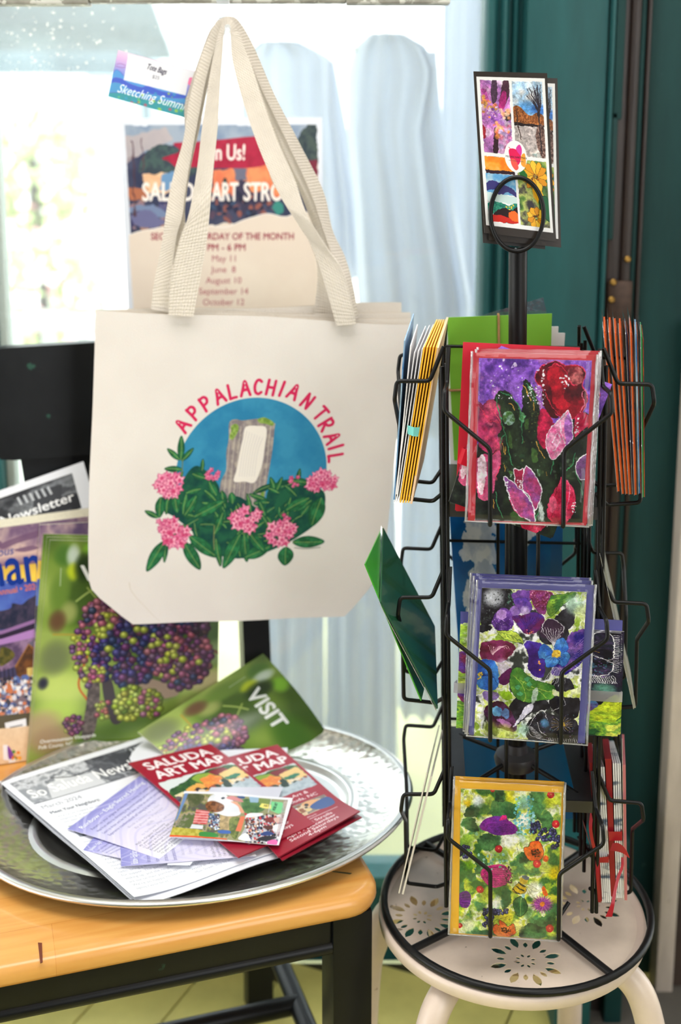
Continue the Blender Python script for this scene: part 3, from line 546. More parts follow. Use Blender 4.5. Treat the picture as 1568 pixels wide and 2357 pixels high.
def art_pansy_dark():
    W_ = (226, 224, 232); A = Art(460, 620, (560, 540), (1480, 550), (560, 1445), (26, 24, 32))
    A.wash([(20, 18, 26), (44, 36, 60), (28, 34, 44), (60, 50, 80)], 120, 4, sharp=1.6); A.wash([(226, 236, 214), (190, 205, 80), (130, 170, 60), (236, 238, 232)], 100, 4, box='560 540 700 1445'); A.wash([(40, 90, 50), (150, 190, 60), (90, 150, 60), (210, 216, 90)], 110, 4, sharp=1.8, box='560 1200 1480 1445')
    for p in ('560 780 640 800 700 900 650 960 560 940', '560 1120 660 1100 690 1200 600 1220'): A.blob(p, (130, 50, 80), col2=(90, 60, 150), cell=30)
    A.blob('1150 1100 1290 1120 1360 1170 1340 1260 1220 1340 1150 1300', (110, 60, 120), col2=(70, 120, 170), cell=40); A.blob('1180 1140 1230 1130 1250 1190 1190 1200', (100, 170, 200)); A.blob('1290 1290 1350 1200 1470 1080 1475 1300 1400 1330', (196, 210, 50), col2=(120, 170, 50), cell=40)
    for p in ('1200 560 1250 640 1330 560 1420 560 1440 660 1430 780 1340 760 1250 700', '1200 920 1260 900 1340 930 1420 900 1440 820 1400 790'): A.line(p, W_, 6)
    for i in range(22): y = 570+i*15; A.line([(1436, y), (1472, y+6)], W_, 5)
    for i in range(12): A.line([(1310+i*12, 930+abs(i-6)*-3), (1330+i*12, 990)], W_, 5)
    for a in range(0, 360, 20): A.line([(1270, 690), (1270+cos(radians(a))*95, 690+sin(radians(a))*100)], (226, 176, 50) if a % 40 else (150, 150, 170), 4)
    A.ell(1270, 690, 40, 32, (230, 180, 50)); A.soft(1290, 840, 60, (80, 150, 180), .9); A.dots(90, (1190, 760, 1430, 940), (3, 10), [(90, 120, 160), (120, 80, 150), (70, 140, 150)], 1); A.dots(30, (1200, 940, 1300, 1000), (3, 9), [(200, 206, 214), (120, 170, 170)]); A.soft(1390, 1040, 90, (100, 170, 140), .7)
    A.warp(6, 24); A.tex(.35, 20, 4); return A
def art_poster():
    A = Art(700, 1080, (547, 545), (1484, 540), (617, 1993), (226, 230, 240)); C = (232, 216, 200)
    A.poly('572 573 1465 571 1530 1950 655 1950', C, col2=(238, 224, 208), cell=200)
    A.poly('572 573 1465 571 1468 960 1400 980 594 1064', (70, 74, 100), col2=(50, 56, 84), cell=60)
    A.poly('572 573 1465 571 1466 680 1000 640 800 660 576 720', (122, 142, 170), col2=(160, 172, 188), cell=80); A.poly('574 620 760 590 800 640 660 690 578 740', (196, 176, 172), al=.7)
    A.blob('640 740 700 670 760 660 830 680 900 690 900 790 780 800 680 790 640 790', (54, 66, 76), col2=(70, 92, 90), cell=14)
    A.blob('1370 650 1410 580 1460 575 1470 700 1468 740 1400 720', (48, 60, 70), col2=(74, 88, 84), cell=14); A.poly('1420 730 1466 725 1468 830 1430 830', (120, 40, 60))
    A.poly('985 770 1100 760 1250 750 1330 900 1250 900 985 890', (226, 120, 84), col2=(240, 150, 100), cell=30); A.poly('1080 765 1140 762 1145 820 1085 820', (110, 110, 130))
    A.poly('660 800 740 780 800 790 800 870 670 880', (232, 180, 140), col2=(240, 200, 160)); A.poly('590 850 680 860 680 900 590 910', (180, 110, 80)); A.poly('740 790 820 780 830 860 740 860', (110, 150, 190))
    A.blob('1085 860 1110 820 1150 830 1180 870 1250 860 1260 960 1090 970', (60, 56, 80)); A.blob('1030 850 1045 800 1060 850', (40, 60, 60))
    A.dots(90, (960, 880, 1290, 1010), (6, 16), [(40, 44, 72), (90, 70, 90), (60, 80, 110), (150, 90, 80), (34, 40, 60)]); A.dots(50, (600, 900, 780, 1040), (6, 18), [(90, 90, 130), (60, 60, 100), (150, 120, 130), (170, 130, 110)])
    A.poly('595 930 700 930 780 970 780 990 660 960 597 960', (120, 136, 170)); A.blob('610 980 680 950 730 980 760 1010 690 1030 620 1010', (110, 110, 150)); A.blob('1270 930 1300 915 1320 960 1280 970', (60, 140, 130))
    A.line('608 640 615 800 622 990', (80, 50, 60), 6); A.line('655 630 660 790', (90, 60, 70), 5)
    A.warp(9, 40)
    for p in ('540 540 1490 536 1490 572 540 574', '540 540 572 540 655 1995 600 1995', '1465 540 1492 540 1560 1995 1530 1995'): A.poly(p, (226, 230, 240))
    A.poly('594 1120 1475 1120 1530 1950 655 1950', C, col2=(238, 224, 208), cell=200)
    A.blob('750 720 830 690 800 655 880 650 1000 640 1240 630 1230 750 1000 765 900 760 830 770 780 735', (178, 36, 68), col2=(162, 30, 60))
    A.poly('594 1066 640 1050 700 1040 760 1030 800 1045 870 1030 960 1025 1050 1030 1130 1000 1180 985 1250 970 1330 985 1400 960 1475 975 1475 1120 594 1120', C); A.line('594 1066 640 1050 700 1040 760 1030 800 1045 870 1030 960 1025 1050 1030 1130 1000 1180 985 1250 970 1330 985 1400 960 1475 975', (246, 236, 228), 5)
    Wt = (250, 240, 232); R_ = (150, 40, 60)
    A.text('Join Us!', 925, 728, 100, Wt, width=207, bold=.016); A.text('SALUDA', 655, 910, 116, Wt, width=300, bold=.02); A.text('ART', 983, 910, 116, Wt, width=122, bold=.02); A.text('STROLL', 1130, 910, 116, Wt, width=262, bold=.02)
    A.text('SECOND SATURDAY OF THE MONTH', 697, 1087, 44, R_, width=676, bold=.014); A.text('4 PM - 6 PM', 930, 1137, 44, R_, width=215, bold=.014)
    for i, t in enumerate(('May 11', 'June  8', 'August 10', 'September 14', 'October 12', 'November  9')): A.text(t, 1043+i, 1187+i*50.3, 42, (166, 74, 86), align='c', bold=.002)
    return A
def art_tag():
    A = Art(300, 170, (265, 150), (1600, 520), (118, 835), (90, 150, 200)); A.grad([(0, (226, 200, 222)), (.2, (206, 170, 216)), (.4, (150, 150, 214)), (.6, (80, 130, 206)), (.8, (70, 150, 190)), (1, (110, 180, 140))])
    for p, c in (('170 540 230 440 300 470 360 540 500 600 900 700 1250 800 1300 900 100 800', (90, 150, 210)), ('170 590 300 570 420 640 600 700 700 680 900 760 1250 830 1300 1000 100 900', (76, 100, 196)), ('150 650 300 640 520 760 800 800 1000 850 1300 880 1300 1100 100 900', (86, 150, 200)), ('130 780 400 790 700 880 1000 900 1300 980 1300 1200 100 850', (70, 150, 160))): A.blob(p, c, out=(110, 90, 190), ow=6)
    A.dots(60, (150, 780, 1260, 1080), (14, 40), [(110, 190, 110), (170, 200, 80), (70, 150, 190), (190, 90, 110), (60, 130, 150)], 1); A.line('240 360 300 350 380 380', (150, 90, 160), 7); A.line('225 385 320 410 380 400', (150, 90, 160), 7)
    A.poly('405 200 1420 480 1380 560 1290 560 1240 815 345 590 405 260', (226, 226, 232)); A.poly('1300 550 1400 560 1330 700 1270 640', (236, 130, 170))
    A.text('Tote Bags', 672, 425, 118, (40, 36, 56), 17, bold=.012, shear=.25, width=300); A.text('$25', 755, 560, 70, (110, 110, 120), 15)
    A.text('Sketching Summits', 240, 765, 190, (240, 246, 252), 15.5, shear=.35, width=1120, bold=-.002); return A
def art_sign():
    A = Art(360, 774, (0, 0), (100, 0), (0, 215), (52, 46, 42)); A.poly('3.5 6.5 96.5 6.5 96.5 204 3.5 204', (238, 238, 240))
    A.wash([(214, 206, 204), (150, 100, 170), (196, 120, 190), (226, 214, 220)], 22, 3, box='8 11 47 105')
    for p, c in (('24 11 31 11 30 30 27 40 22 36', (70, 50, 70)), ('40 11 47 11 46 30 36 46 32 40', (74, 44, 60)), ('32 40 38 24 43 28 40 42 36 50', (160, 40, 110)), ('24 72 30 78 28 92 26 105 20 104 22 90', (56, 34, 44)), ('38 52 47 50 47 60 40 62', (60, 52, 60)), ('8 24 14 22 18 34 15 40', (186, 80, 160)), ('8 70 12 74 11 86 8 86', (150, 40, 50))): A.blob(p, c)
    A.dots(22, (9, 32, 30, 60), (1.5, 4), [(236, 150, 60), (240, 180, 70), (226, 120, 60)], 1); A.dots(40, (16, 44, 32, 66), (1, 3), [(170, 110, 190), (214, 170, 220), (140, 80, 170)]); A.dots(26, (22, 64, 44, 84), (1.5, 4.5), [(240, 150, 80), (236, 110, 70), (244, 190, 150)], 1); A.dots(12, (34, 48, 46, 60), (2, 4), [(244, 200, 170), (236, 160, 110)], 1); A.dots(20, (30, 70, 47, 100), (2, 5), [(214, 120, 170), (226, 190, 226), (190, 170, 226)], 1)
    A.wash([(196, 200, 206), (224, 218, 216), (150, 186, 220), (226, 222, 222)], 26, 3, box='51 11 92 56'); A.soft(70, 44, 18, (70, 140, 210), .8, ry=12); A.soft(86, 46, 14, (50, 110, 200), .9, ry=10)
    A.blob('51 46 58 42 68 50 74 54 84 50 93 54 93 66 51 64', (176, 110, 60), col2=(110, 60, 30), cell=5); A.poly('51 63 93 65 93 68 51 67', (40, 30, 30)); A.wash([(210, 196, 196), (170, 160, 160), (226, 212, 208), (120, 150, 150)], 18, 4, box='51 68 92 107')
    A.blob('84 66 92 68 92 104 86 106 80 84', (80, 56, 52), col2=(150, 120, 110), cell=5)
    q = np.random.default_rng(5)
    for i in range(26): x = q.uniform(70, 92); A.line([(86, 62), (86+(x-82)*.4, 42), (x, q.uniform(14, 30))], (50, 44, 56), .7, sm=3)
    A.tex(.35, 3); A.line('86 30 86 66 87 104', (44, 36, 40), 1.5); A.line('56 48 57 66 60 86', (60, 44, 40), 1.2)
    A.wash([(236, 120, 30), (244, 160, 50), (240, 190, 120)], 12, 3, box='8 110 48 128'); A.poly('8 128 49 128 49 132 8 133', (50, 30, 40)); A.wash([(190, 214, 226), (90, 160, 214), (214, 226, 226)], 12, 3, box='8 133 49 160')
    A.blob('8 146 16 142 26 144 40 150 49 156 49 162 36 156 26 162 18 154 8 156', (60, 56, 120)); A.poly('8 158 49 162 49 172 8 170', (206, 230, 230)); A.blob('8 172 24 170 36 174 49 171 49 186 8 186', (20, 110, 100), col2=(60, 160, 130), cell=6); A.blob('18 184 30 178 40 180 49 176 49 196 14 196', (40, 22, 24)); A.blob('36 184 44 180 49 186 49 196 38 196', (236, 110, 40)); A.blob('8 190 26 188 40 193 49 195 49 197 8 197', (206, 40, 30)); A.dots(6, (30, 170, 46, 180), (.6, 1.2), [(236, 200, 60)])
    A.wash([(44, 66, 50), (90, 130, 60), (190, 200, 110), (60, 56, 60)], 14, 4, box='52 112 93 198')
    for x, y, r, n in ((76, 132, 18, 11), (74, 186, 13, 9)):
        for i in range(n): a = 2*pi*i/n; c, d = cos(a), sin(a); A.blob([(x+c*2-d*2, y+d*2+c*2), (x+c*r*.7-d*4, y+(d*r*.7+c*4)*1.1), (x+c*r, y+d*r*1.15), (x+c*r*.7+d*4, y+(d*r*.7-c*4)*1.1)], [(240, 176, 40), (226, 150, 30), (244, 196, 60)][i % 3], out=(120, 70, 20), ow=.5)
        A.dots(12, (x-4, y-4, x+4, y+4), (.5, 1.2), [(80, 50, 20), (190, 110, 20)])
    A.blob('72 146 82 150 88 160 80 168 72 158', (240, 180, 40)); A.blob('80 162 90 156 93 166 93 190 86 184 80 172', (30, 96, 60), out=(16, 60, 40), ow=.8); A.blob('53 126 60 124 66 132 60 136', (40, 110, 50))
    A.warp(.9, 4)
    for p in ('3.5 6.5 96.5 6.5 96.5 10.5 3.5 10.5', '3.5 6.5 7.8 6.5 7.8 204 3.5 204', '92.6 6.5 96.5 6.5 96.5 204 92.6 204', '3.5 198.5 96.5 198.5 96.5 204 3.5 204', '3.5 105 96.5 108 96.5 112 3.5 109', '47.5 7 51 7 52 203 49 203'): A.poly(p, (238, 238, 240))
    for p in ('0 0 100 0 100 6.5 0 6.5', '0 0 3.5 0 3.5 215 0 215', '96.5 0 100 0 100 215 96.5 215', '0 204 100 204 100 215 0 215'): A.poly(p, (52, 46, 42))
    A.ell(51, 108, 15.5, 21, (242, 242, 244)); A.blob('42 100 50 98 58 104 56 116 48 122 44 114', (226, 30, 90)); A.blob('52 98 57 92 60 98 58 106', (220, 60, 160)); A.blob('59 106 64 104 64 120 58 118', (240, 160, 60)); A.blob('44 112 50 112 54 122 50 126 45 120', (236, 90, 80)); A.line('42 96 46 100', (220, 60, 90), .8)
    A.text('MEGAN HARTMAN', 37, 109.5, 3.6, (30, 26, 30), 2, width=29); A.text('ART COLLECTION', 41, 114, 1.9, (90, 60, 70), 2, width=20); return A
LOREM = ["We're so happy to see the", 'beginning of warmer days and', 'more visitors strolling along', 'Main Street. Stop by and say', 'hello, bring a friend and stay', 'for supper. The gardens are', 'waking up, and the neighbors', 'are out on their porches again.']
def para(A, x, y, w, n, size, col, ang=0, k=0):
    for i in range(n): A.text(LOREM[(i+k) % 8], x, y+i*size*1.25, size, col, ang, width=w*(1 if i < n-1 else .6))
def art_news():
    A = Art(640, 828, (0, 0), (85, 0), (0, 110), (238, 240, 247)); A.wash([(60, 62, 70), (130, 134, 142), (96, 98, 106), (190, 194, 200), (50, 52, 60)], 14, 5, box='3 4 78 27', sharp=1.9); A.wash([(150, 154, 162), (214, 216, 222), (110, 114, 122), (226, 228, 232)], 10, 5, box='3 4 40 27', sharp=1.8)
    A.poly('16 14 38 15 40 27 12 27', (214, 216, 222)); A.poly('40 4 62 4 60 20 44 22', (74, 76, 84), al=.7); A.poly('62 5 76 4 76 16 64 18', (70, 72, 78), al=.8)
    for i in range(5): A.line([(64+i*2.4, 6), (64+i*2.4, 12)], (180, 184, 190), 1.0)
    A.line('20 10 30 14 42 12', (70, 72, 80), .8); A.line('3 27 78 27', (60, 64, 80), .5)
    A.text('So Saluda Newsletter', 5, 22, 11, (250, 250, 252), width=70, bold=.008); A.text('March 2024', 4, 33, 4.4, (150, 152, 164), width=20); A.text('Meet Your Neighbors:', 5, 38.5, 3.2, (70, 74, 90), width=25, bold=.008); A.line('4 34.3 78 34.3', (220, 222, 230), .2)
    c = (176, 180, 192); para(A, 6, 42.5, 26, 3, 2.1, c); A.wash([(60, 66, 80), (150, 158, 170), (210, 214, 220), (90, 96, 110)], 7, 4, box='6 51 27 61', sharp=1.8)
    para(A, 5, 66, 28, 16, 2.1, c, k=2); para(A, 36, 40, 40, 8, 2.1, c, k=1); para(A, 36, 64, 40, 17, 2.1, c, k=3); return A
def art_letter():
    A = Art(420, 240, (0, 0), (85, 0), (0, 48), (234, 236, 244)); A.wash([(70, 72, 78), (130, 134, 140), (90, 92, 98), (44, 46, 52)], 12, 5, box='4 6 78 36', sharp=1.7); A.poly('58 10 72 12 70 24 56 22', (60, 62, 68))
    for i in range(6): A.line([(50+i*3, 10), (51+i*3, 17)], (190, 194, 200), 1.2)
    A.text('So Saluda Newsletter', 6, 28, 11, (250, 250, 252), width=70, bold=.01); return A
def art_flyer():
    A = Art(520, 572, (0, 0), (100, 0), (0, 110), (222, 218, 240)); A.grad([(0, (140, 140, 206)), (.16, (168, 166, 222)), (.3, (204, 202, 236)), (.55, (220, 214, 236)), (.8, (226, 220, 240)), (1, (244, 246, 246))])
    for i in range(14): y = -14+i*9; A.line([(0, y+26), (30, y+4), (70, y+22), (100, y)], (232, 228, 248) if i % 2 else (186, 182, 226), 2.4, .35)
    A.text('Rainbow ~ Eagle Sacred Healing', 6, 14.5, 8.5, (120, 120, 190), width=88); A.text('Rainbow ~ Eagle Sacred Healing', 5.5, 13.8, 8.5, (246, 248, 252), width=88, bold=.006)
    for i, t in enumerate(('Return to your original wholeness by healing old patterns', 'Heal from within by eliminating programmed energies and worn beliefs', 'Learn to dream and live for good alone, so that you are not controlled', 'Experience transformational self healing by learning to manage the')): A.text(t, 8, 24+i*7.2, 5.4, (84, 84, 150), width=84, bold=.004)
    for i, t in enumerate(('Book a session or a class', 'By phone or in person', '(828)  -  -  -', 'to facilitate your self healing')): A.text(t, 50, 53+i*6.4, 4.6, (170, 166, 196), align='c')
    for i, t in enumerate(('PhD in Organic Chemistry', '42 years with a Fortune 200 international company', '(11 years as a Division President)', 'Strong spiritual foundation from early childhood', 'Extensive education in Reiki, Healing', 'International workshop leader', 'Graduate of Atlanta School of Healing', '15 years of training')): A.text(t, 8, 78+i*4.2, 4.0, (110, 108, 130))
    return A
def art_brochure():
    A = Art(360, 774, (0, 0), (100, 0), (0, 215), (160, 28, 52)); A.wash([(168, 30, 54), (152, 26, 48)], 60, 3); Wt = (244, 234, 236)
    A.text('SALUDA', 10, 26, 25, Wt, width=80, bold=.028); A.text('ART MAP', 10, 49, 25, Wt, width=84, bold=.028)
    A.poly('4 56 96 56 96 118 4 118', (214, 222, 222)); A.blob('4 80 14 72 30 68 44 60 60 58 76 57 96 62 96 90 4 92', (70, 110, 60), col2=(40, 74, 50), cell=8); A.blob('40 66 54 60 66 66 60 78 44 80', (140, 170, 70))
    A.poly('46 70 62 66 70 76 70 92 40 94', (236, 160, 80), col2=(226, 130, 70)); A.poly('22 82 38 76 44 82 44 96 20 98', (230, 170, 90)); A.poly('70 70 92 64 96 70 96 96 72 94', (232, 196, 130)); A.poly('62 62 80 58 84 66 68 72', (130, 50, 60)); A.blob('72 82 86 78 90 84 76 88', (40, 120, 90)); A.poly('6 88 18 84 20 98 6 100', (236, 222, 180))
    A.poly('4 100 96 92 96 118 4 118', (160, 174, 186), col2=(186, 198, 206)); A.dots(40, (20, 86, 92, 98), (1.5, 4), [(60, 50, 60), (150, 80, 60), (40, 60, 50), (230, 210, 180)]); A.dots(14, (5, 94, 20, 112), (1.5, 4), [(70, 74, 90), (100, 90, 100)]); A.warp(1.5, 8); A.poly('0 0 100 0 100 55.5 0 55.5', (160, 28, 52)); A.text('SALUDA', 10, 26, 25, Wt, width=80, bold=.028); A.text('ART MAP', 10, 49, 25, Wt, width=84, bold=.028); A.poly('0 50 3.5 50 3.5 124 0 124', (160, 28, 52)); A.poly('96.5 50 100 50 100 124 96.5 124', (160, 28, 52))
    A.text('A Guide to Art &', 50, 128, 8.5, Wt, align='c', bold=.012); A.text('Studios in Saluda, NC', 50, 138, 8.5, Wt, align='c', bold=.012)
    A.wash([(190, 160, 130), (232, 206, 170), (120, 110, 110), (214, 180, 120)], 10, 4, box='8 143 92 170'); A.poly('12 144 34 144 34 168 12 168', (226, 226, 230)); A.blob('62 146 76 144 82 152 70 158', (226, 170, 120)); A.blob('68 156 92 150 92 170 74 170', (60, 90, 150)); A.dots(26, (36, 146, 70, 168), (1, 4), [(50, 46, 50), (226, 200, 140), (150, 90, 60), (240, 240, 236)])
    A.text('Artists at Work', 50, 177, 5, Wt, align='c'); A.line('10 180 90 180', Wt, .9)
    for t, y, w in (('Saluda Art Strolls', 189, 80), ('April - December', 196.5, 70), ('Second Saturdays', 203.5, 66), ('4-6pm', 210, 24)): A.text(t, 50, y, 7.6, Wt, align='c', bold=.014, sx=1.1)
    return A
def art_postcard():
    A = Art(480, 210, (215, 200), (1440, 268), (48, 715), (238, 238, 246)); A.poly('222 225 1390 290 1255 785 48 700', (150, 150, 110))
    A.wash([(96, 110, 70), (150, 140, 130), (176, 160, 120), (120, 130, 80), (90, 90, 84)], 90, 5, box='48 225 700 760', sharp=1.8); A.poly('222 225 262 228 140 520 104 560', (110, 140, 190)); A.blob('70 620 250 630 430 660 330 730 60 715', (170, 160, 60), col2=(200, 190, 90), cell=14)
    A.blob('260 240 430 250 420 330 300 400 260 330', (110, 110, 84), col2=(80, 90, 60), cell=20); A.poly('48 695 700 735 690 745 48 715', (226, 90, 50)); A.blob('400 670 560 680 590 720 400 715', (60, 140, 70)); A.poly('350 420 500 440 470 590 310 580', (200, 80, 84), col2=(220, 130, 130), cell=16); A.poly('300 585 430 600 420 640 280 630', (220, 222, 230))
    for i in range(5): A.line([(345-i*8, 440+i*30), (500-i*8, 455+i*28)], (236, 190, 190), 7)
    A.poly('620 480 860 490 800 650 600 640', (196, 168, 120), col2=(150, 130, 90), cell=16); A.blob('730 520 820 500 850 560 800 730 740 700 720 620', (84, 100, 50), col2=(130, 140, 70), cell=14); A.poly('850 490 900 490 850 655 790 650', (226, 120, 84)); A.blob('600 650 720 650 730 680 610 680', (60, 100, 180))
    A.blob('860 330 920 290 1060 320 1120 400 1020 450 900 450', (90, 130, 76), col2=(60, 100, 56), cell=20); A.poly('950 265 1060 270 1050 330 960 330', (150, 180, 206)); A.poly('1060 280 1200 290 1190 350 1060 340', (120, 140, 70))
    A.dots(150, (490, 470, 610, 640), (5, 13), [(236, 238, 244), (50, 60, 100), (190, 200, 220), (120, 60, 60), (80, 110, 150)])
    A.blob('480 330 520 260 600 240 680 250 800 350 850 420 830 480 700 495 600 470 520 440', (240, 240, 244), col2=(220, 222, 230), cell=60); A.blob('455 370 490 330 560 325 660 370 650 430 560 455 480 430', (150, 96, 60), col2=(96, 60, 40), cell=10); A.blob('800 330 830 350 890 440 850 450 820 380 740 330', (226, 160, 130)); A.blob('690 290 760 260 860 300 880 330 800 320', (206, 130, 130)); A.blob('630 290 660 275 680 290 650 305', (40, 40, 60)); A.blob('820 262 900 264 890 290 830 285', (50, 80, 130))
    A.poly('920 460 1340 480 1260 780 820 740 930 560', (180, 180, 190)); A.dots(420, (900, 460, 1330, 770), (7, 17), [(236, 236, 242), (60, 50, 60), (200, 60, 70), (226, 180, 150), (110, 60, 50), (70, 80, 120), (220, 210, 214), (40, 36, 44)])
    for p, c in (('910 480 960 450 1100 450 1060 480 920 500', (240, 240, 244)), ('1110 510 1200 490 1240 520 1180 550', (130, 50, 50)), ('1220 500 1300 490 1320 530 1250 550', (220, 180, 170)), ('1200 590 1290 560 1300 640 1220 640', (236, 236, 240)), ('1070 670 1150 640 1220 670 1100 690', (50, 70, 130)), ('1040 720 1150 690 1250 710 1100 745', (46, 46, 54)), ('1150 745 1240 730 1260 780 1160 780', (232, 110, 180)), ('820 730 890 670 940 690 930 750', (240, 240, 244)), ('1120 590 1200 580 1200 620 1130 620', (90, 50, 44))): A.blob(p, c)
    A.poly('1200 310 1325 320 1345 430 1270 450 1180 410', (120, 206, 140)); A.poly('1060 375 1090 335 1195 350 1195 395 1100 390', (240, 226, 120)); A.text('MORE ART', 1235, 420, 46, (20, 60, 40), -68, bold=.02, width=95); A.text('ART', 1110, 372, 34, (90, 80, 40), 5, bold=.02); A.line('1200 280 1160 440', (200, 200, 206), 8); A.poly('1340 290 1395 292 1290 700 1240 690', (206, 186, 190), col2=(160, 140, 150), cell=12, al=.6)
    A.poly('1395 262 1440 268 1285 798 1250 790', (240, 240, 246)); return A
def art_grapes():
    A = Art(640, 860, (215, 165), (1010, 190), (130, 1260)); A.wash([(66, 92, 34), (112, 140, 54), (150, 170, 84)], 260, 2, sharp=1.5)
    for x, y, r, c, ry in ((280, 240, 60, (70, 110, 40), 70), (320, 240, 40, (200, 214, 200), 70), (320, 320, 40, (190, 206, 40), 55), (410, 210, 60, (130, 190, 50), 50), (370, 300, 60, (30, 50, 24), 90), (260, 420, 60, (100, 130, 50), 120), (300, 520, 50, (150, 160, 90), 70), (250, 560, 50, (100, 70, 50), 70), (200, 860, 100, (160, 180, 90), 90), (270, 900, 150, (196, 214, 110), 130), (250, 1010, 130, (180, 206, 90), 80), (180, 1080, 120, (176, 150, 110), 110), (230, 1150, 120, (160, 130, 96), 90), (240, 740, 90, (110, 120, 80), 110), (190, 860, 30, (40, 40, 60), 40), (940, 700, 130, (70, 100, 50), 140), (960, 800, 110, (130, 150, 100), 90), (900, 950, 130, (190, 180, 130), 80), (820, 1060, 120, (150, 160, 90), 60), (700, 1060, 90, (120, 140, 60), 60), (700, 330, 220, (70, 110, 40), 110), (900, 400, 150, (50, 80, 36), 120)): A.soft(x, y, r, c, .95, ry)
    A.blur(6)
    A.line('330 470 380 430 430 400', (150, 170, 90), 9); A.line('380 400 430 470', (140, 160, 80), 8); A.line('230 625 330 635 410 655', (170, 150, 60), 8); A.line('410 640 385 730 340 880 375 970', (190, 96, 40), 9); A.blob('385 880 420 850 430 960 400 1150 350 1160 370 1000', (110, 98, 92), col2=(70, 62, 58), cell=14); A.blob('440 870 480 880 500 1000 520 1100 480 1110 450 1000', (60, 54, 56)); A.blob('590 880 740 950 760 1010 620 1000', (150, 130, 110)); A.line('815 590 805 680', (150, 160, 70), 6); A.line('900 760 1000 830', (110, 80, 60), 16)
    g = np.random.default_rng(11); pur, blu, grn, pin = (92, 52, 88), (50, 52, 96), (164, 176, 70), (150, 84, 104)
    def cluster(box, n, pal, r):
        x0, y0, x1, y1 = box; P = []
        for i in range(n):
            for _ in range(20):
                a = g.uniform(0, 2*pi); q = sqrt(g.uniform(0, 1)); x = (x0+x1)/2+(x1-x0)/2*q*cos(a); y = (y0+y1)/2+(y1-y0)/2*q*sin(a)
                if all((x-u)**2+(y-v)**2 > (r*.95)**2 for u, v in P[-60:]): break
            P.append((x, y))
        for i, (x, y) in enumerate(sorted(P, key=lambda t: g.uniform())): c = np.array(pal[g.integers(len(pal))])+g.uniform(-12, 12, 3); A.ball(x, y, r*g.uniform(.85, 1.12), np.clip(c, 20, 255))
    cluster((310, 520, 460, 900), 60, [pur, grn, pin, (110, 70, 110)], 16); cluster((365, 470, 560, 600), 50, [pin, pur, (130, 80, 110), blu], 19); cluster((480, 560, 780, 700), 90, [pur, blu, blu, (70, 60, 100)], 20); cluster((420, 540, 520, 680), 34, [grn, pin, grn, pur], 19); cluster((400, 600, 740, 920), 150, [blu, pur, blu, (60, 56, 110)], 20); cluster((680, 600, 930, 980), 140, [pur, blu, (84, 46, 80), pin], 20); cluster((640, 650, 800, 900), 60, [grn, pin, pur, (110, 70, 100)], 19); cluster((390, 800, 450, 890), 16, [grn, pin, grn], 15)
    for x, y in ((450, 650), (470, 720), (600, 630), (630, 636), (740, 730), (760, 790), (870, 840), (580, 690), (450, 620), (480, 605), (540, 655), (690, 715)): A.ball(x, y, 19, grn)
    cluster((490, 930, 620, 1110), 46, [(140, 156, 50), (170, 180, 80), (110, 130, 40)], 18); cluster((600, 960, 690, 1110), 30, [(140, 156, 60), pin, (110, 130, 40)], 17); cluster((280, 1040, 350, 1140), 22, [(130, 70, 90), (160, 170, 80), pur], 13); cluster((410, 980, 470, 1080), 12, [(150, 160, 70), (150, 90, 80)], 13); cluster((860, 590, 920, 690), 12, [pur, (60, 30, 50)], 18)
    A.text('VISIT', 352, 364, 104, (236, 238, 236), 2, bold=.03, width=250); A.line([(262, 390), (265, 300)], (176, 192, 160), 5, .7)
    A.text('Overmountain Vineyards', 178, 1156, 26, (240, 238, 230), 2, width=230, bold=.012); A.text('Polk County, NC', 172, 1184, 26, (240, 238, 230), 2, width=140, bold=.012); return A
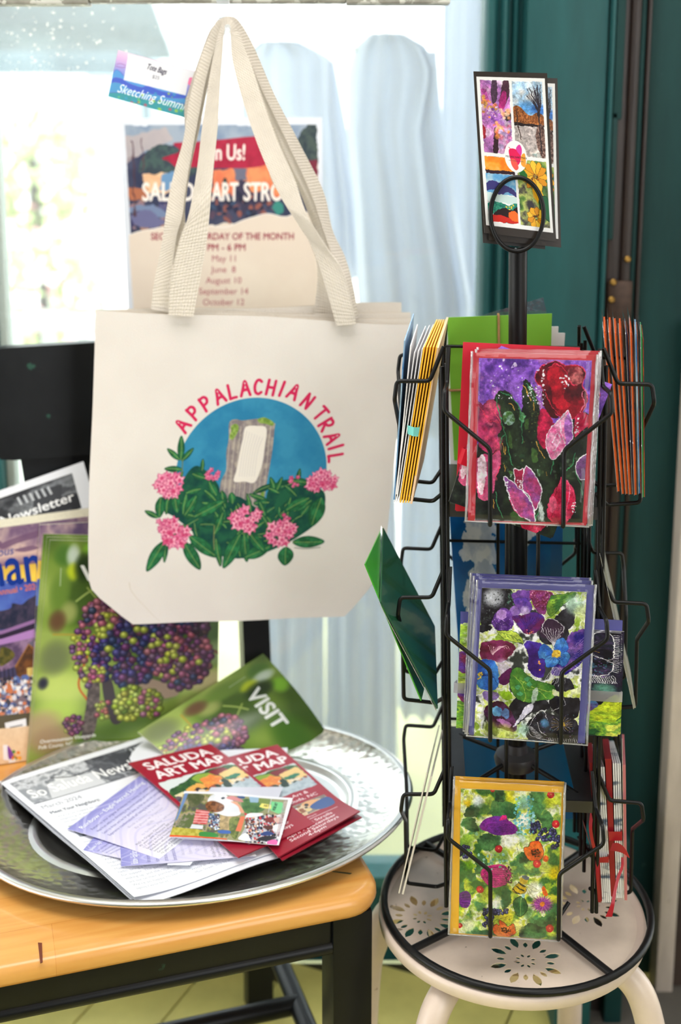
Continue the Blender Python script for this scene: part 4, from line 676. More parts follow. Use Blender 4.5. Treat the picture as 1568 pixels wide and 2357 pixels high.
def art_annual():
    A = Art(640, 850, (-560, 250), (770, 105), (-700, 2300)); A.grad([(0, (96, 76, 110)), (.06, (140, 116, 140)), (.12, (214, 180, 170)), (.17, (110, 80, 110)), (.22, (240, 206, 160)), (.28, (246, 214, 80)), (.3, (90, 100, 180)), (.38, (84, 110, 190)), (.44, (70, 70, 110)), (1, (60, 50, 60))]); A.wash([(84, 66, 106), (226, 196, 180), (120, 90, 120), (240, 216, 190)], 240, 4, al=.6, box='-700 80 780 300')
    for p in ('0 330 150 270 330 220 330 270 160 320 20 370', '120 380 260 350 330 370 200 400', '-500 380 -200 330 0 300 -60 380'): A.blob(p, (110, 80, 110), al=.8)
    A.poly('-640 560 330 500 335 670 -640 760', (250, 206, 60), al=.75); A.blob('-660 740 0 640 60 665 340 680 340 1000 -700 1000', (70, 84, 170), col2=(90, 120, 196), cell=100)
    A.blob('-700 960 0 900 90 840 170 850 240 800 330 790 340 1020 0 1060 -700 1100', (40, 44, 66), col2=(70, 62, 84), cell=26); A.poly('-700 1180 0 1070 310 970 320 1000 0 1100 -700 1240', (150, 110, 160)); A.poly('-700 1260 0 1140 320 1050 320 1130 0 1190 -700 1320', (176, 130, 190)); A.poly('-700 1240 0 1100 320 1010 320 1050 0 1140 -700 1260', (50, 40, 60))
    A.poly('-700 1320 0 1190 320 1130 320 1300 0 1420 -700 1500', (90, 70, 100), col2=(150, 120, 150), cell=40); A.blob('-20 1220 60 1230 100 1290 40 1350 -30 1370', (70, 70, 40), col2=(110, 100, 50), cell=14); A.poly('100 1390 220 1190 330 1240 330 1500 120 1500', (120, 76, 44), col2=(80, 54, 40), cell=24); A.poly('210 1190 290 1145 340 1150 330 1260', (110, 100, 120)); A.line('100 1390 220 1195 330 1310', (160, 110, 60), 12, sm=0); A.poly('200 1400 310 1390 310 1500 200 1490', (220, 190, 110))
    A.poly('-700 1560 -100 1480 320 1470 320 1800 -700 1880', (120, 100, 110)); A.dots(700, (-680, 1480, 320, 1810), (9, 24), [(220, 214, 222), (90, 110, 170), (226, 180, 150), (70, 80, 120), (206, 120, 80), (150, 170, 206), (60, 56, 70), (240, 236, 236)])
    for i in range(4): A.line([(-30+i*36, 1400), (-24+i*36, 1540)], (40, 34, 44), 7)
    A.poly('-700 1850 330 1780 330 1900 -700 1970', (80, 70, 44)); A.poly('0 1870 180 1835 186 1920 10 1955', (236, 236, 240)); A.line([(40, 1912), (150, 1892)], (90, 90, 100), 9); A.poly('245 1830 340 1815 340 1900 250 1910', (236, 236, 240)); A.poly('-700 1960 330 1895 330 2330 -700 2330', (236, 206, 170), col2=(228, 196, 160))
    A.poly('-20 2060 20 2060 30 2200 -20 2190', (240, 236, 240)); A.blob('20 2070 60 2130 70 2190 25 2180', (130, 70, 160)); A.poly('30 2190 80 2180 80 2230 20 2240', (240, 236, 236)); A.dots(14, (50, 2110, 120, 2190), (8, 16), [(230, 120, 50), (90, 140, 60), (240, 170, 60)]); A.dots(10, (120, 2280, 180, 2330), (8, 16), [(226, 110, 70), (240, 200, 180)]); A.dots(10, (160, 2260, 220, 2320), (10, 18), [(110, 130, 60), (230, 130, 50)])
    A.text('nan', -132, 700, 480, (20, 52, 140), -6, width=490, bold=.012); A.text('ous', -30, 436, 100, (30, 60, 140), -8, shear=.3); A.text('and Annual \u2022 2024', -150, 782, 74, (232, 120, 60), -7.5, width=480, bold=.008); return A
def art_cloud():
    A = Art(260, 330, (452, 30), (1000, 40), (505, 640), (10, 100, 170)); A.wash([(8, 84, 150), (14, 110, 180)], 120, 3)
    for p in ('540 40 650 35 700 90 690 140 720 200 640 260 600 400 560 440 540 300 600 220 520 180 560 110', '600 250 700 230 760 330 640 330 560 420', '860 80 940 60 960 120 900 130 870 200', '560 430 600 380 590 560 540 600'): A.blob(p, (226, 230, 238), col2=(176, 190, 214), cell=30)
    A.warp(26, 50); return A

# ------------------------------------------------------------------ the setting: shop corner with a big window, green door frame, painted floor
YW = 1.67                                                       # inner face of the window wall
TEAL = mat('teal_paint', (28, 78, 79), .5, spec=.3, var=.12, vscale=9, bump=.25, bscale=60, stretch=(3, 3, .6), wear=(120, 160, 150), wscale=38, wthr=.735)
SHADE_TEAL = mat('shaded_teal_paint', (18, 54, 53), .55, spec=.25, var=.15, vscale=8, bump=.25, bscale=60, stretch=(3, 3, .5), wear=(90, 124, 120), wscale=26, wthr=.735)  # same teal paint, darkened in its colour for the shaded right side
WHITE = mat('white_wall_paint', (226, 222, 214), .7, var=.03, vscale=4)
OLIVE = mat('olive_floor_paint', (216, 206, 122), .42, var=.14, vscale=7, bump=.3, bscale=40, wear=(112, 98, 44), wscale=9, wthr=.66)
CONC = mat('dark_worn_floor', (84, 80, 74), .7, var=.25, vscale=6, bump=.4, bscale=50)
BROWN = mat('dark_brown_varnish', (34, 23, 18), .45, var=.3, vscale=14, stretch=(3, 3, .4), bump=.3, bscale=50)
TRIMW = mat('old_white_trim_paint', (196, 184, 172), .5, var=.12, vscale=18, stretch=(3, 3, .5), bump=.3, bscale=60, wear=(120, 104, 92), wscale=22, wthr=.7)
BRASS = mat('old_brass', (150, 116, 60), .35, 1, var=.2, vscale=200)
def boxobj(name, m, x0, x1, y0, y1, z0, z1, parent=None, bev=.002, structure=True):
    o = MB().abox(x0, x1, y0, y1, z0, z1, 0, bev).build(name, m, parent, smooth=25)
    if structure and not parent: struct(o)
    return o
fl = boxobj('floor', mat('floor_joint', (60, 54, 26), .8), -1.7, 1.7, -2.3, YW, -.06, -.004, bev=0)
ang = radians(24); ux, uy = Vector((sin(ang), cos(ang), 0)), Vector((cos(ang), -sin(ang), 0))
for k in range(-9, 12):                                         # floor boards run slantwise to the window
    c = uy*(k*.115); t0 = max(-2.2, -9); a = ux*(-.2)+c; b = ux*2.4+c
    # clip the board against the wall line and the room
    tb = (YW-.004-c.y-.0575*abs(uy.y))/ux.y; pts = c+ux*tb
    if tb < .1: continue
    s0 = -.3; m_ = MB(); mid = c+ux*((s0+tb)/2)
    if not (-1.6 < mid.x < 1.6) or abs(pts.x) > 1.62: continue
    m_.box((mid.x, mid.y, -.002), ux*((tb-s0)/2), uy*.0562, (0, 0, .004), 0, .0015); m_.build('plank', OLIVE, fl)
boxobj('wall_left', WHITE, -1.75, -1.7, -2.3, YW, -.05, 2.7, bev=0)
boxobj('wall_right', WHITE, 1.7, 1.75, -2.3, 1.5, -.05, 2.7, bev=0)
boxobj('wall_front', mat('shop_wall_brown', (112, 102, 92), .8), -1.75, 1.75, -2.35, -2.3, -.05, 2.7, bev=0)
boxobj('ceiling', WHITE, -1.75, 1.75, -2.35, YW+.06, 2.7, 2.75, bev=0)
# window wall: teal kick panel under the glass, stile on the left, head above, moulded stile on the right
SILL = .135
def X_at(px, py, Y): return PY(px, py, Y).x
xm = X_at(8, 1060, YW)                                         # inner edge of the left mullion
xs0, xs1 = X_at(1113, 300, YW), X_at(1206, 300, YW)
wk = boxobj('wall_back', TEAL, -1.7, xs1, YW, YW+.06, 0, SILL)
MB().abox(-1.7, xs1, YW, YW+.06, 1.75, 2.7).build('wall_head', WHITE, wk)
win = root('window_1', (0, YW, SILL), '', ''); del win['label'], win['category']; win['kind'] = 'structure'
FR = mat('window_frame_paint', (44, 106, 106), .42, var=.15, vscale=12, stretch=(3, 3, .6), bump=.2, bscale=60)
MB().abox(-1.7, xs0, YW-.012, YW+.05, SILL, SILL+.018, 0, .003).build('window_sill', FR, win, smooth=25)
MB().abox(xm-.075, xm, YW-.006, YW+.05, SILL+.018, 1.75, 0, .004).build('window_mullion', FR, win, smooth=25)
MB().abox(xm, xm+.012, YW+.012, YW+.04, SILL+.018, 1.75, 0, .002).build('glazing_bead', mat('pale_putty', (206, 216, 208), .7, bump=.6, bscale=120), win)
GL = film('window_glass', (250, 253, 253), .04, .01, 0, opac=.09)
MB().abox(-1.7, xs0+.01, YW+.024, YW+.028, SILL+.01, 1.76).build('window_pane', GL, win)
g_ = np.random.default_rng(4); mb = MB()                        # dried splashes on the pane
for i in range(110):
    p = PY(g_.uniform(20, 400)*g_.uniform(.3, 1), g_.uniform(15, 200), YW+.0235); r = g_.uniform(.0004, .0016); mb.box(p, (r, 0, 0), (0, .0003, 0), (0, 0, r*g_.uniform(.7, 1.4)))
o = mb.build('dried_splash', mat('dried_water', (240, 242, 240), .8), win); o['kind'] = 'stuff'
# moulded stile (three rounded bands and a quirk)
d1 = root('door_1', (xs1, YW, 0), '', ''); del d1['label'], d1['category']; d1['kind'] = 'structure'
def xw(px): return X_at(px, 300, YW)
mb = MB().abox(xs0, xs1, YW+.005, YW+.06, SILL, 2.7)
for a, b, dpt in ((1113, 1143, .012), (1146, 1168, .022), (1171, 1190, .012), (1196, 1206, .026)):
    xa, xb = xw(a), xw(b); mb.add([(xa+(xb-xa)*t, YW+.006-dpt*sin(pi*t)**.6, z) for z in (SILL+.018, 2.7) for t in np.linspace(0, 1, 9)], [(i, i+1, i+10, i+9) for i in range(8)])
st = mb.build('trim_1', TEAL, None, smooth=40); struct(st)
YP = YW-.03
def xp(px, py=300, Y=YP): return X_at(px, py, Y)
MB().abox(xp(1207), xp(1392), YP, YP+.06, 0, 2.7, 0, .004).build('pilaster_board', TEAL, d1, smooth=25)
MB().abox(xp(1396), xp(1407), YP-.008, YP+.05, 0, 2.7, 0, .005).build('bead_moulding', TEAL, d1, smooth=40)
MB().abox(xp(1407), xp(1440), YP-.004, YP+.05, 0, 2.7, 0, .003).build('jamb_edge', BROWN, d1, smooth=25)
MB().abox(xp(1440), xp(1462), YP-.012, YP+.05, 0, 2.7, 0, .005).build('jamb_edge', BROWN, d1, smooth=25)
MB().abox(xp(1462), xp(1476), YP-.006, YP+.05, 0, 2.7, 0, .005).build('bead_moulding', SHADE_TEAL, d1, smooth=40)
MB().abox(xp(1477), xp(1487), YP-.01, YP+.05, 0, 2.7, 0, .004).build('jamb_edge', BROWN, d1, smooth=25)
# worn-through green paint at the upper part of the jamb
for a, b, z0, z1 in ((1407, 1428, 1.29, 1.9), (1407, 1420, 1.13, 1.30)):
    MB().abox(xp(a), xp(b), YP-.0065, YP, z0, z1, 0, .002).build('paint_layer', SHADE_TEAL, d1, smooth=25)
for z0, z1 in ((.98, 1.075),):
    h = MB().abox(xp(1396, 650), xp(1452, 650), YP-.0145, YP-.004, z0, z1, 0, .003).build('hinge_plate', mat('dark_hinge', (58, 42, 32), .4, .6, var=.3, vscale=80), d1, smooth=25)
    for px, py in ((1446, 597), (1413, 650), (1409, 690)):
        p = PY(px, py, YP-.016); MB().tube([p+V(0, .004, 0), p, p+V(0, -.0015, 0)], [.0045, .0045, .003], 12).build('screw', BRASS, h, smooth=40)
xd0 = xp(1487); 
MB().abox(xd0, xd0+.5, YP+.0, YP+.04, 0, 2.7, 0, .002).build('door_panel', SHADE_TEAL, d1, smooth=25)
# white trim board on the right edge, leaning foot on the dark floor beyond the threshold
xt = X_at(1535, 1690, 1.60); MB().abox(xt, xt+.026, 1.585, 1.625, .0, 1.02, 0, .003).build('trim_2', TRIMW, None, smooth=25); struct(bpy.data.objects['trim_2'])
MB().abox(xt+.03, xt+.5, 1.60, 1.63, 0, 1.3).build('trim_3', mat('dark_gap_board', (58, 46, 38), .7, var=.3, vscale=10), None); struct(bpy.data.objects['trim_3'])
xpl = X_at(1271, 2320, 1.52)
pl = MB().abox(xpl, X_at(1352, 2320, 1.52), 1.50, YP-.001, 0, .30, 0, .003).build('baseboard_right', TEAL, None, smooth=25); struct(pl)
struct(MB().abox(X_at(1392, 2320, 1.52), X_at(1432, 2320, 1.52), 1.52, YP-.001, 0, .30, 0, .003).build('baseboard_door', SHADE_TEAL, None, smooth=25))
struct(MB().abox(X_at(1353, 2320, 1.52), X_at(1391, 2320, 1.52), 1.545, YP-.001, 0, .30).build('baseboard_gap', mat('shadow_brown', (40, 30, 26), .7), None))
struct(boxobj('floor_threshold', CONC, X_at(1352, 2320, 1.5), 1.7, .9, 1.60, .0042, .012, bev=.002))

# ------------------------------------------------------------------ outside the glass
OUTB = YW+.07
gr = struct(boxobj('ground', mat('sunlit_pavement', (214, 210, 202), .9, var=.06, vscale=3), -14, 14, 3.3, 30, -.5, -.32, bev=0))
pf = struct(boxobj('porch_floor', mat('porch_boards', (206, 204, 152), .6, var=.1, vscale=5), -3, 3, OUTB, 3.25, -.32, -.06, bev=.003))
struct(boxobj('added_porch_roof', mat('added_roof_board', (206, 216, 222), .8), -3.2, 3.2, OUTB, 3.1, 2.45, 2.5, bev=0))  # unseen roof added to keep the sun off the hanging shirts
# white picket railing at the porch edge
PK = mat('white_picket_paint', (232, 238, 236), .6)
rl = root('porch_railing', (-.9, 3.0, -.06), 'white picket railing outside the window at lower left', 'railing')
MB().abox(-2.2, -.25, 2.98, 3.02, .80, .84, 0, .004).build('top_rail', PK, rl); MB().abox(-2.2, -.25, 2.985, 3.015, .08, .12, 0, .004).build('bottom_rail', PK, rl)
for k in range(22): x = -2.15+k*.088; MB().abox(x-.016, x+.016, 2.99, 3.01, .12, .80, 0, .002).build('picket', PK, rl)
pp = MB().tube([(-2.4, 3.05, -.06), (-2.4, 3.05, 2.45)], .05, 4).build('porch_post', PK, None, loc=(-2.4, 3.05, -.06)); tag(pp, 'square white post at the end of the outside railing', 'post')
# shrubs in the sun across the street
LF = mat('sunlit_leaf', (178, 198, 136), .5, var=.3, vscale=3); LF2 = mat('pink_petal', (226, 170, 170), .6)
def shrub(c, r, n, label, seed, flower=0):
    g = np.random.default_rng(seed); rt = root('flowering_shrub', (c[0], c[1], c[2]-r), label, 'shrub', 'shrubs across the street'); m1 = MB(); m2 = MB()
    for i in range(n):
        d = g.normal(size=3); d /= np.linalg.norm(d); p = Vector(c)+Vector(d)*r*g.uniform(.55, 1); u = Vector(g.normal(size=3)).normalized(); w = u.orthogonal().normalized(); s = r*g.uniform(.08, .16)
        (m2 if g.random() < flower else m1).add([p-u*s, p+w*s*.5, p+u*s, p-w*s*.5], [(0, 1, 2, 3)])
    MB().tube([(c[0], c[1], c[2]-r), (c[0], c[1], c[2]+r*.2)], [.05, .02], 6).build('stem', BROWN, rt)
    o = m1.build('foliage', LF, rt); o['kind'] = 'stuff'
    if m2.v: o = m2.build('blossom', LF2, rt); o['kind'] = 'stuff'
shrub((-1.62, 6.4, 1.15), .36, 520, 'yellow green shrub seen blurred through the window at left', 3, .1)
shrub((-1.30, 5.2, .62), .30, 480, 'smaller shrub with pink blossom below the yellow green one outside', 5, .35)
shrub((-2.6, 7.2, .45), .40, 420, 'low shrub at the left edge of the window view', 8, .2)
aw = root('street_awning', (-1.6, 8.0, 1.9), 'grey blue awning across the street at top left of the window', 'awning')
AWM = mat('awning_cloth', (92, 108, 114), .8, var=.25, vscale=2)
MB().box((-2.3, 8.0, 2.03), (1.15, 0, 0), (0, .5, -.16), (0, .004, .012)).build('canopy', AWM, aw); MB().abox(-3.4, -1.2, 7.5, 7.51, 1.70, 1.84).build('valance', AWM, aw); MB().tube([(-1.2, 7.55, -.3), (-1.2, 7.55, 1.8)], .03, 8).build('post', AWM, aw)
bd = root('white_building', (0, 12, -.32), 'bright white building across the street behind the shrubs', 'building')
MB().abox(-6, 7, 11.4, 12.6, -.32, 5).build('wall', mat('white_clapboard', (236, 238, 236), .8), bd)
for x in (-4.2, -2.4, 1.2, 3.4): w_ = MB().abox(x, x+.8, 11.33, 11.4, .9, 2.3).build('window', PK, bd); MB().abox(x+.06, x+.74, 11.325, 11.33, .96, 2.24).build('pane', mat('far_pane', (150, 170, 180), .2), w_)
# white garments and cloth lengths hanging on the porch behind the glass
CLO = bpy.data.materials.new('white_cotton'); CLO.use_nodes = True; n_ = CLO.node_tree.nodes; l_ = CLO.node_tree.links; b_ = n_['Principled BSDF']
b_.inputs['Base Color'].default_value = lin((222, 226, 233)); b_.inputs['Roughness'].default_value = .9
tl_ = n_.new('ShaderNodeBsdfTranslucent'); tl_.inputs[0].default_value = lin((220, 228, 240)); ms_ = n_.new('ShaderNodeMixShader'); ms_.inputs[0].default_value = .5
l_.new(b_.outputs[0], ms_.inputs[1]); l_.new(tl_.outputs[0], ms_.inputs[2]); l_.new(ms_.outputs[0], n_['Material Output'].inputs[0])
def garment(name, Y, rows, label, seed, folds=9, depth=.035, cat='shirt'):
    """hanging cloth, rows = (py, left px, right px) from the shoulders down; a closed, folded tube of cloth"""
    g = np.random.default_rng(seed); ph = g.uniform(0, 6, 4); R = np.array(rows, float); yy = np.linspace(R[0, 0], R[-1, 0], 34)
    L = np.interp(yy, R[:, 0], R[:, 1]); Rr = np.interp(yy, R[:, 0], R[:, 2]); n = 44; vs = []; fs = []
    for j, y in enumerate(yy):
        t = j/33
        for k in range(n):
            a = 2*pi*k/n; u = .5-.5*cos(a); px = L[j]+(Rr[j]-L[j])*u; f = (.25+.75*t)*.022*(sin(u*folds*2*pi/2+ph[0]+t*1.3)+.6*sin(u*folds*1.7*pi+ph[1]-t*2))
            p = PY(px, y, Y); vs.append((p.x, Y-sin(a)*depth*(.5+.5*t)+f, p.z))
    for j in range(33):
        for k in range(n): l = (k+1) % n; fs.append((j*n+k, j*n+l, j*n+n+l, j*n+n+k))
    fs.append(tuple(range(n))); mb = MB().add(vs, fs); return mb, PY((R[0, 1]+R[0, 2])/2, R[0, 0], Y)
def hang(name, Y, body, sleeves, label, seed):
    mb, top = garment(name, Y, body, label, seed); rt = root(name, top, label, 'shirt', 'white shirts on the porch')
    mb.build('body', CLO, rt, smooth='all')
    for i, s in enumerate(sleeves): garment(name, Y+.02, s, label, seed+i+1, 4, .03)[0].build('sleeve', CLO, rt, smooth='all')
    MB().tube([top+V(-.06, 0, -.03), top+V(0, 0, -.006), top+V(.06, 0, -.03)], .006, 8).build('hanger', PK, rt); MB().tube([top+V(0, 0, -.01), V(top.x, Y, 2.45)], .0015, 6).build('hanger_hook', PK, rt)
hang('white_shirt', 2.25, [(78, 850, 930), (110, 815, 985), (170, 800, 1012), (300, 800, 985), (480, 815, 1010), (640, 820, 1040), (760, 830, 1050), (1000, 840, 1060)], [[(120, 950, 1005), (260, 965, 1015), (420, 985, 1040), (560, 1000, 1062), (690, 1015, 1085), (760, 1030, 1080)]], 'white shirt hanging behind the glass beside the green frame', 3)
hang('white_shirt', 2.55, [(95, 600, 690), (130, 560, 760), (240, 556, 770), (420, 560, 790), (560, 560, 800), (700, 556, 800)], [[(140, 720, 770), (300, 745, 800), (480, 765, 830), (640, 775, 850)]], 'white shirt hanging behind the tote bag straps and poster', 13)
def drape(Y, x0, x1, top, bot, label, seed):
    mb, c = garment('hanging_cloth', Y, [(top, x0, x1), ((top+bot)/2, x0-8, x1+8), (bot, x0-12, x1+10)], label, seed, 11, .03); o = mb.build('hanging_cloth', CLO, None, 'all', loc=c); tag(o, label, 'cloth', 'white cloths behind the glass')
drape(2.36, 600, 738, 720, 1880, 'long pale cloth hanging behind the glass below the tote bag', 21); drape(2.36, 760, 905, 715, 1850, 'long pale cloth hanging behind the glass left of the card rack', 25); drape(2.36, 930, 1090, 700, 1640, 'long pale cloth hanging behind the glass directly behind the card rack', 29)
mb, c = garment('sheer_curtain', 2.62, [(-60, 1020, 1150), (500, 1012, 1150), (1300, 1016, 1150), (1780, 1010, 1150)], '', 41, 9, .02); o = mb.build('sheer_curtain', CLO, None, 'all', loc=c); tag(o, 'sheer white curtain length at the far right of the window glass', 'curtain')
cr_ = MB().tube([(c.x-.2, 2.62, c.z-.004), (2.0, 2.62, c.z-.004)], .008, 8).build('curtain_rod', PK, None, loc=(c.x, 2.62, c.z)); tag(cr_, 'curtain rod on the porch above the sheer white curtain', 'rod')
zl = PY(800, 712, 2.36).z; ln = MB().tube([(-2.5, 2.36, zl), (2.5, 2.36, zl)], .003, 6).build('clothes_line', PK, None, loc=(0, 2.36, zl)); tag(ln, 'thin line on the porch that the white cloths hang from', 'line')

# ------------------------------------------------------------------ chair
BLK = mat('black_chair_paint', (15, 17, 19), .36, spec=.22, var=.2, vscale=20, bump=.12, bscale=50, wear=(36, 70, 58), wscale=30, wthr=.70)
WOOD = bpy.data.materials.new('varnished_seat_wood'); WOOD.use_nodes = True
def wood_nodes(m, c1, c2, c3, rot):
    nt = m.node_tree; n = nt.nodes; l = nt.links; b = n['Principled BSDF']; tc = n.new('ShaderNodeTexCoord'); mp = n.new('ShaderNodeMapping'); mp.inputs['Rotation'].default_value = (0, 0, rot); l.new(tc.outputs['Object'], mp.inputs['Vector'])
    br = n.new('ShaderNodeTexBrick'); br.inputs['Scale'].default_value = 1; br.inputs['Brick Width'].default_value = .34; br.inputs['Row Height'].default_value = .058; br.inputs['Mortar Size'].default_value = .0004; br.offset = .37
    br.inputs['Color1'].default_value = (.0, .0, .0, 1); br.inputs['Color2'].default_value = (1, 1, 1, 1); br.inputs['Mortar'].default_value = (.2, .2, .2, 1); l.new(mp.outputs[0], br.inputs['Vector'])
    m2 = n.new('ShaderNodeMapping'); m2.inputs['Scale'].default_value = (5, 60, 30); l.new(mp.outputs[0], m2.inputs['Vector']); ns = n.new('ShaderNodeTexNoise'); ns.inputs['Scale'].default_value = 1; ns.inputs['Detail'].default_value = 6; ns.inputs['Distortion'].default_value = .6; l.new(m2.outputs[0], ns.inputs['Vector'])
    m3 = n.new('ShaderNodeMath'); m3.operation = 'MULTIPLY'; m3.inputs[1].default_value = .35; l.new(br.outputs['Color'], m3.inputs[0]); ad = n.new('ShaderNodeMath'); l.new(m3.outputs[0], ad.inputs[0]); l.new(ns.outputs['Fac'], ad.inputs[1])
    rp = n.new('ShaderNodeValToRGB'); e = rp.color_ramp.elements; e[0].position = .35; e[0].color = lin(c1); e[1].position = .95; e[1].color = lin(c3); q = e.new(.62); q.color = lin(c2); l.new(ad.outputs[0], rp.inputs['Fac'])
    kn = n.new('ShaderNodeTexNoise'); kn.inputs['Scale'].default_value = 7; kn.inputs['Detail'].default_value = 4; l.new(tc.outputs['Object'], kn.inputs['Vector']); mr = n.new('ShaderNodeMapRange'); mr.inputs['From Min'].default_value = .70; mr.inputs['From Max'].default_value = .74; l.new(kn.outputs['Fac'], mr.inputs['Value'])
    mx = n.new('ShaderNodeMix'); mx.data_type = 'RGBA'; l.new(mr.outputs[0], mx.inputs['Factor']); l.new(rp.outputs[0], mx.inputs['A']); mx.inputs['B'].default_value = lin((120, 64, 24)); l.new(mx.outputs['Result'], b.inputs['Base Color'])
    b.inputs['Roughness'].default_value = .3; b.inputs['Coat Weight'].default_value = .25
CA, SA = .9538, .3006
FC = Vector((.050, 1.150, 0)); DL = Vector((-CA, -SA, 0)); BK = Vector((-SA, CA, 0)); UP = Vector((0, 0, 1))
wood_nodes(WOOD, (190, 122, 50), (214, 148, 72), (226, 168, 92), -atan2(SA, CA))
def CH(d, b, z): return FC+DL*d+BK*b+UP*z
chair = root('dining_chair', CH(.22, .23, 0), 'black painted wooden chair with a honey coloured seat carrying the silver tray', 'chair')
SW, SD, SZ = .485, .46, .47
def rrect(x0, x1, y0, y1, r, n=8):
    out = []
    for cx_, cy_, a0 in ((x1-r, y1-r, 0), (x0+r, y1-r, 90), (x0+r, y0+r, 180), (x1-r, y0+r, 270)):
        for k in range(n+1): a = radians(a0+90*k/n); out.append((cx_+r*cos(a), cy_+r*sin(a)))
    return out
mb = MB(); rings = []
for ins, z in ((.010, SZ-.0245), (.003, SZ-.022), (0, SZ-.015), (.0005, SZ-.008), (.003, SZ-.003), (.008, SZ-.0005), (.014, SZ)):
    rings.append([CH(x, y, z) for x, y in rrect(ins, SW-ins, ins, SD-ins, .042-ins)])
n = len(rings[0]); fs = [tuple(range(n))]
for j in range(len(rings)-1): fs += [(j*n+k, (j+1)*n+k, (j+1)*n+(k+1) % n, j*n+(k+1) % n) for k in range(n)]
fs.append(tuple((len(rings)-1)*n+k for k in range(n))[::-1]); mb.add([v for r in rings for v in r], fs); mb.build('seat', WOOD, chair, smooth=50)
def chbox(d0, d1, b0, b1, z0, z1, name, m=BLK, bev=.003): return MB().box(CH((d0+d1)/2, (b0+b1)/2, (z0+z1)/2), DL*((d1-d0)/2), BK*((b1-b0)/2), UP*((z1-z0)/2), 0, bev).build(name, m, chair, smooth=25)
for d in (.012, SW-.057): chbox(d, d+.045, .012, .057, 0, SZ-.0245, 'leg')
for d in (.018, .435):
    p0, p1, p2, p3 = CH(d+.019, .455, 0), CH(d+.019, .440, .44), CH(d+.019, .452, .62), CH(d+.019, .505, 1.0)
    mb = MB(); vs = []
    path = cr([p0[:], p1[:], p2[:], p3[:]], 6)
    for p in path: p = Vector(p); vs += [p+DL*.019+BK*.014, p-DL*.019+BK*.014, p-DL*.019-BK*.014, p+DL*.019-BK*.014]
    N = len(path); mb.add(vs, [(0, 1, 2, 3)]+[(i*4+k, (i+1)*4+k, (i+1)*4+(k+1) % 4, i*4+(k+1) % 4) for i in range(N-1) for k in range(4)]+[tuple(N*4-4+k for k in (3, 2, 1, 0))]); mb.build('back_post', BLK, chair, smooth=30)
def apron(d0, d1, b0, b1): chbox(d0, d1, b0, b1, SZ-.066, SZ-.0245, 'apron')
apron(.057, SW-.057, .016, .036); apron(.057, SW-.057, .43, .45); apron(.016, .036, .057, .43); apron(SW-.036, SW-.016, .057, .43)
for (a, b) in (((.057, .020), (SW-.057, .020)), ((.020, .057), (.020, .43))): MB().tube([CH(a[0], a[1], SZ-.064), CH(b[0], b[1], SZ-.064)], .008, 10).build('apron_bead', BLK, chair, smooth=60)
for d in (.035, SW-.035): MB().tube([CH(d, .04, .17), CH(d, .45, .155)], .0125, 12).build('stretcher', BLK, chair, smooth=60)
MB().tube([CH(.035, .24, .163), CH(SW-.035, .24, .163)], .0125, 12).build('stretcher', BLK, chair, smooth=60)
def backpt(d, z, o=0): z = z-.018; b = .462+.053*((z-.62)/.38); return CH(d, b-.010+o+.02*sin(pi*(d-.02)/.42)*0, z)
# top rail with hooked lower ends, splat under it
prof = [(-.02, 1.012), (.1, 1.018), (.225, 1.02), (.35, 1.018), (.47, 1.012), (.505, 1.008), (.508, .945), (.46, .938), (.42, .926), (.385, .902), (.362, .876), (.345, .874), (.105, .874), (.088, .876), (.065, .902), (.03, .926), (-.01, .938), (-.025, .945)]
mb = MB(); N = len(prof); mb.add([backpt(d, z, -.012) for d, z in prof]+[backpt(d, z, .010) for d, z in prof], [tuple(range(N))[::-1], tuple(range(N, 2*N))]+[(k, (k+1) % N, N+(k+1) % N, N+k) for k in range(N)]); mb.build('top_rail', BLK, chair, smooth=30)
prof = [(.338, .878), (.112, .878), (.12, .75), (.135, .6), (.14, .47), (.31, .47), (.315, .6), (.325, .75)]
mb = MB(); N = len(prof); mb.add([backpt(d, z, -.004) for d, z in prof]+[backpt(d, z, .006) for d, z in prof], [tuple(range(N)), tuple(range(N, 2*N))[::-1]]+[(k, N+k, N+(k+1) % N, (k+1) % N) for k in range(N)]); mb.build('splat', BLK, chair, smooth=30)
for q, m_, nm in (((PZ(92, 2170, SZ+.0003), PZ(96, 2215, SZ+.0003)), mat('dark_knot', (110, 50, 24), .4), 'wood_knot'), ((PZ(745, 2003, SZ+.0003), PZ(808, 2010, SZ+.0003)), mat('green_smear', (50, 60, 40), .5), 'paint_smear')):
    MB().ribbon([q[0]-UP*.0002+V(.002, 0, 0), q[1]+V(.001, 0, 0)], [q[0]-V(.002, 0, 0), q[1]-V(.001, .0015, 0)], .0006).build(nm, m_, chair)

# ------------------------------------------------------------------ hammered tray and what lies in it
STEEL = mat('polished_tray_metal', (220, 218, 214), .3, 1, var=.03, vscale=30, bump=.06, bscale=30)
HAM = mat('hammered_tray_metal', (222, 219, 212), .24, 1)
nt = HAM.node_tree; n_ = nt.nodes; vo = n_.new('ShaderNodeTexVoronoi'); vo.feature = 'SMOOTH_F1'; vo.inputs['Scale'].default_value = 100; vo.inputs['Smoothness'].default_value = .5
tc = n_.new('ShaderNodeTexCoord'); nt.links.new(tc.outputs['Object'], vo.inputs['Vector']); bp = n_.new('ShaderNodeBump'); bp.inputs['Strength'].default_value = .26; bp.inputs['Distance'].default_value = .003
nt.links.new(vo.outputs['Distance'], bp.inputs['Height']); nt.links.new(bp.outputs['Normal'], n_['Principled BSDF'].inputs['Normal'])
TC = Vector((-.1705, 1.304, SZ+.0005)); TA = Vector((.9654, .2609, 0)); TB = Vector((-.2609, .9654, 0))
tray = root('oval_tray', TC, 'large oval hammered silver tray on the chair seat', 'tray')
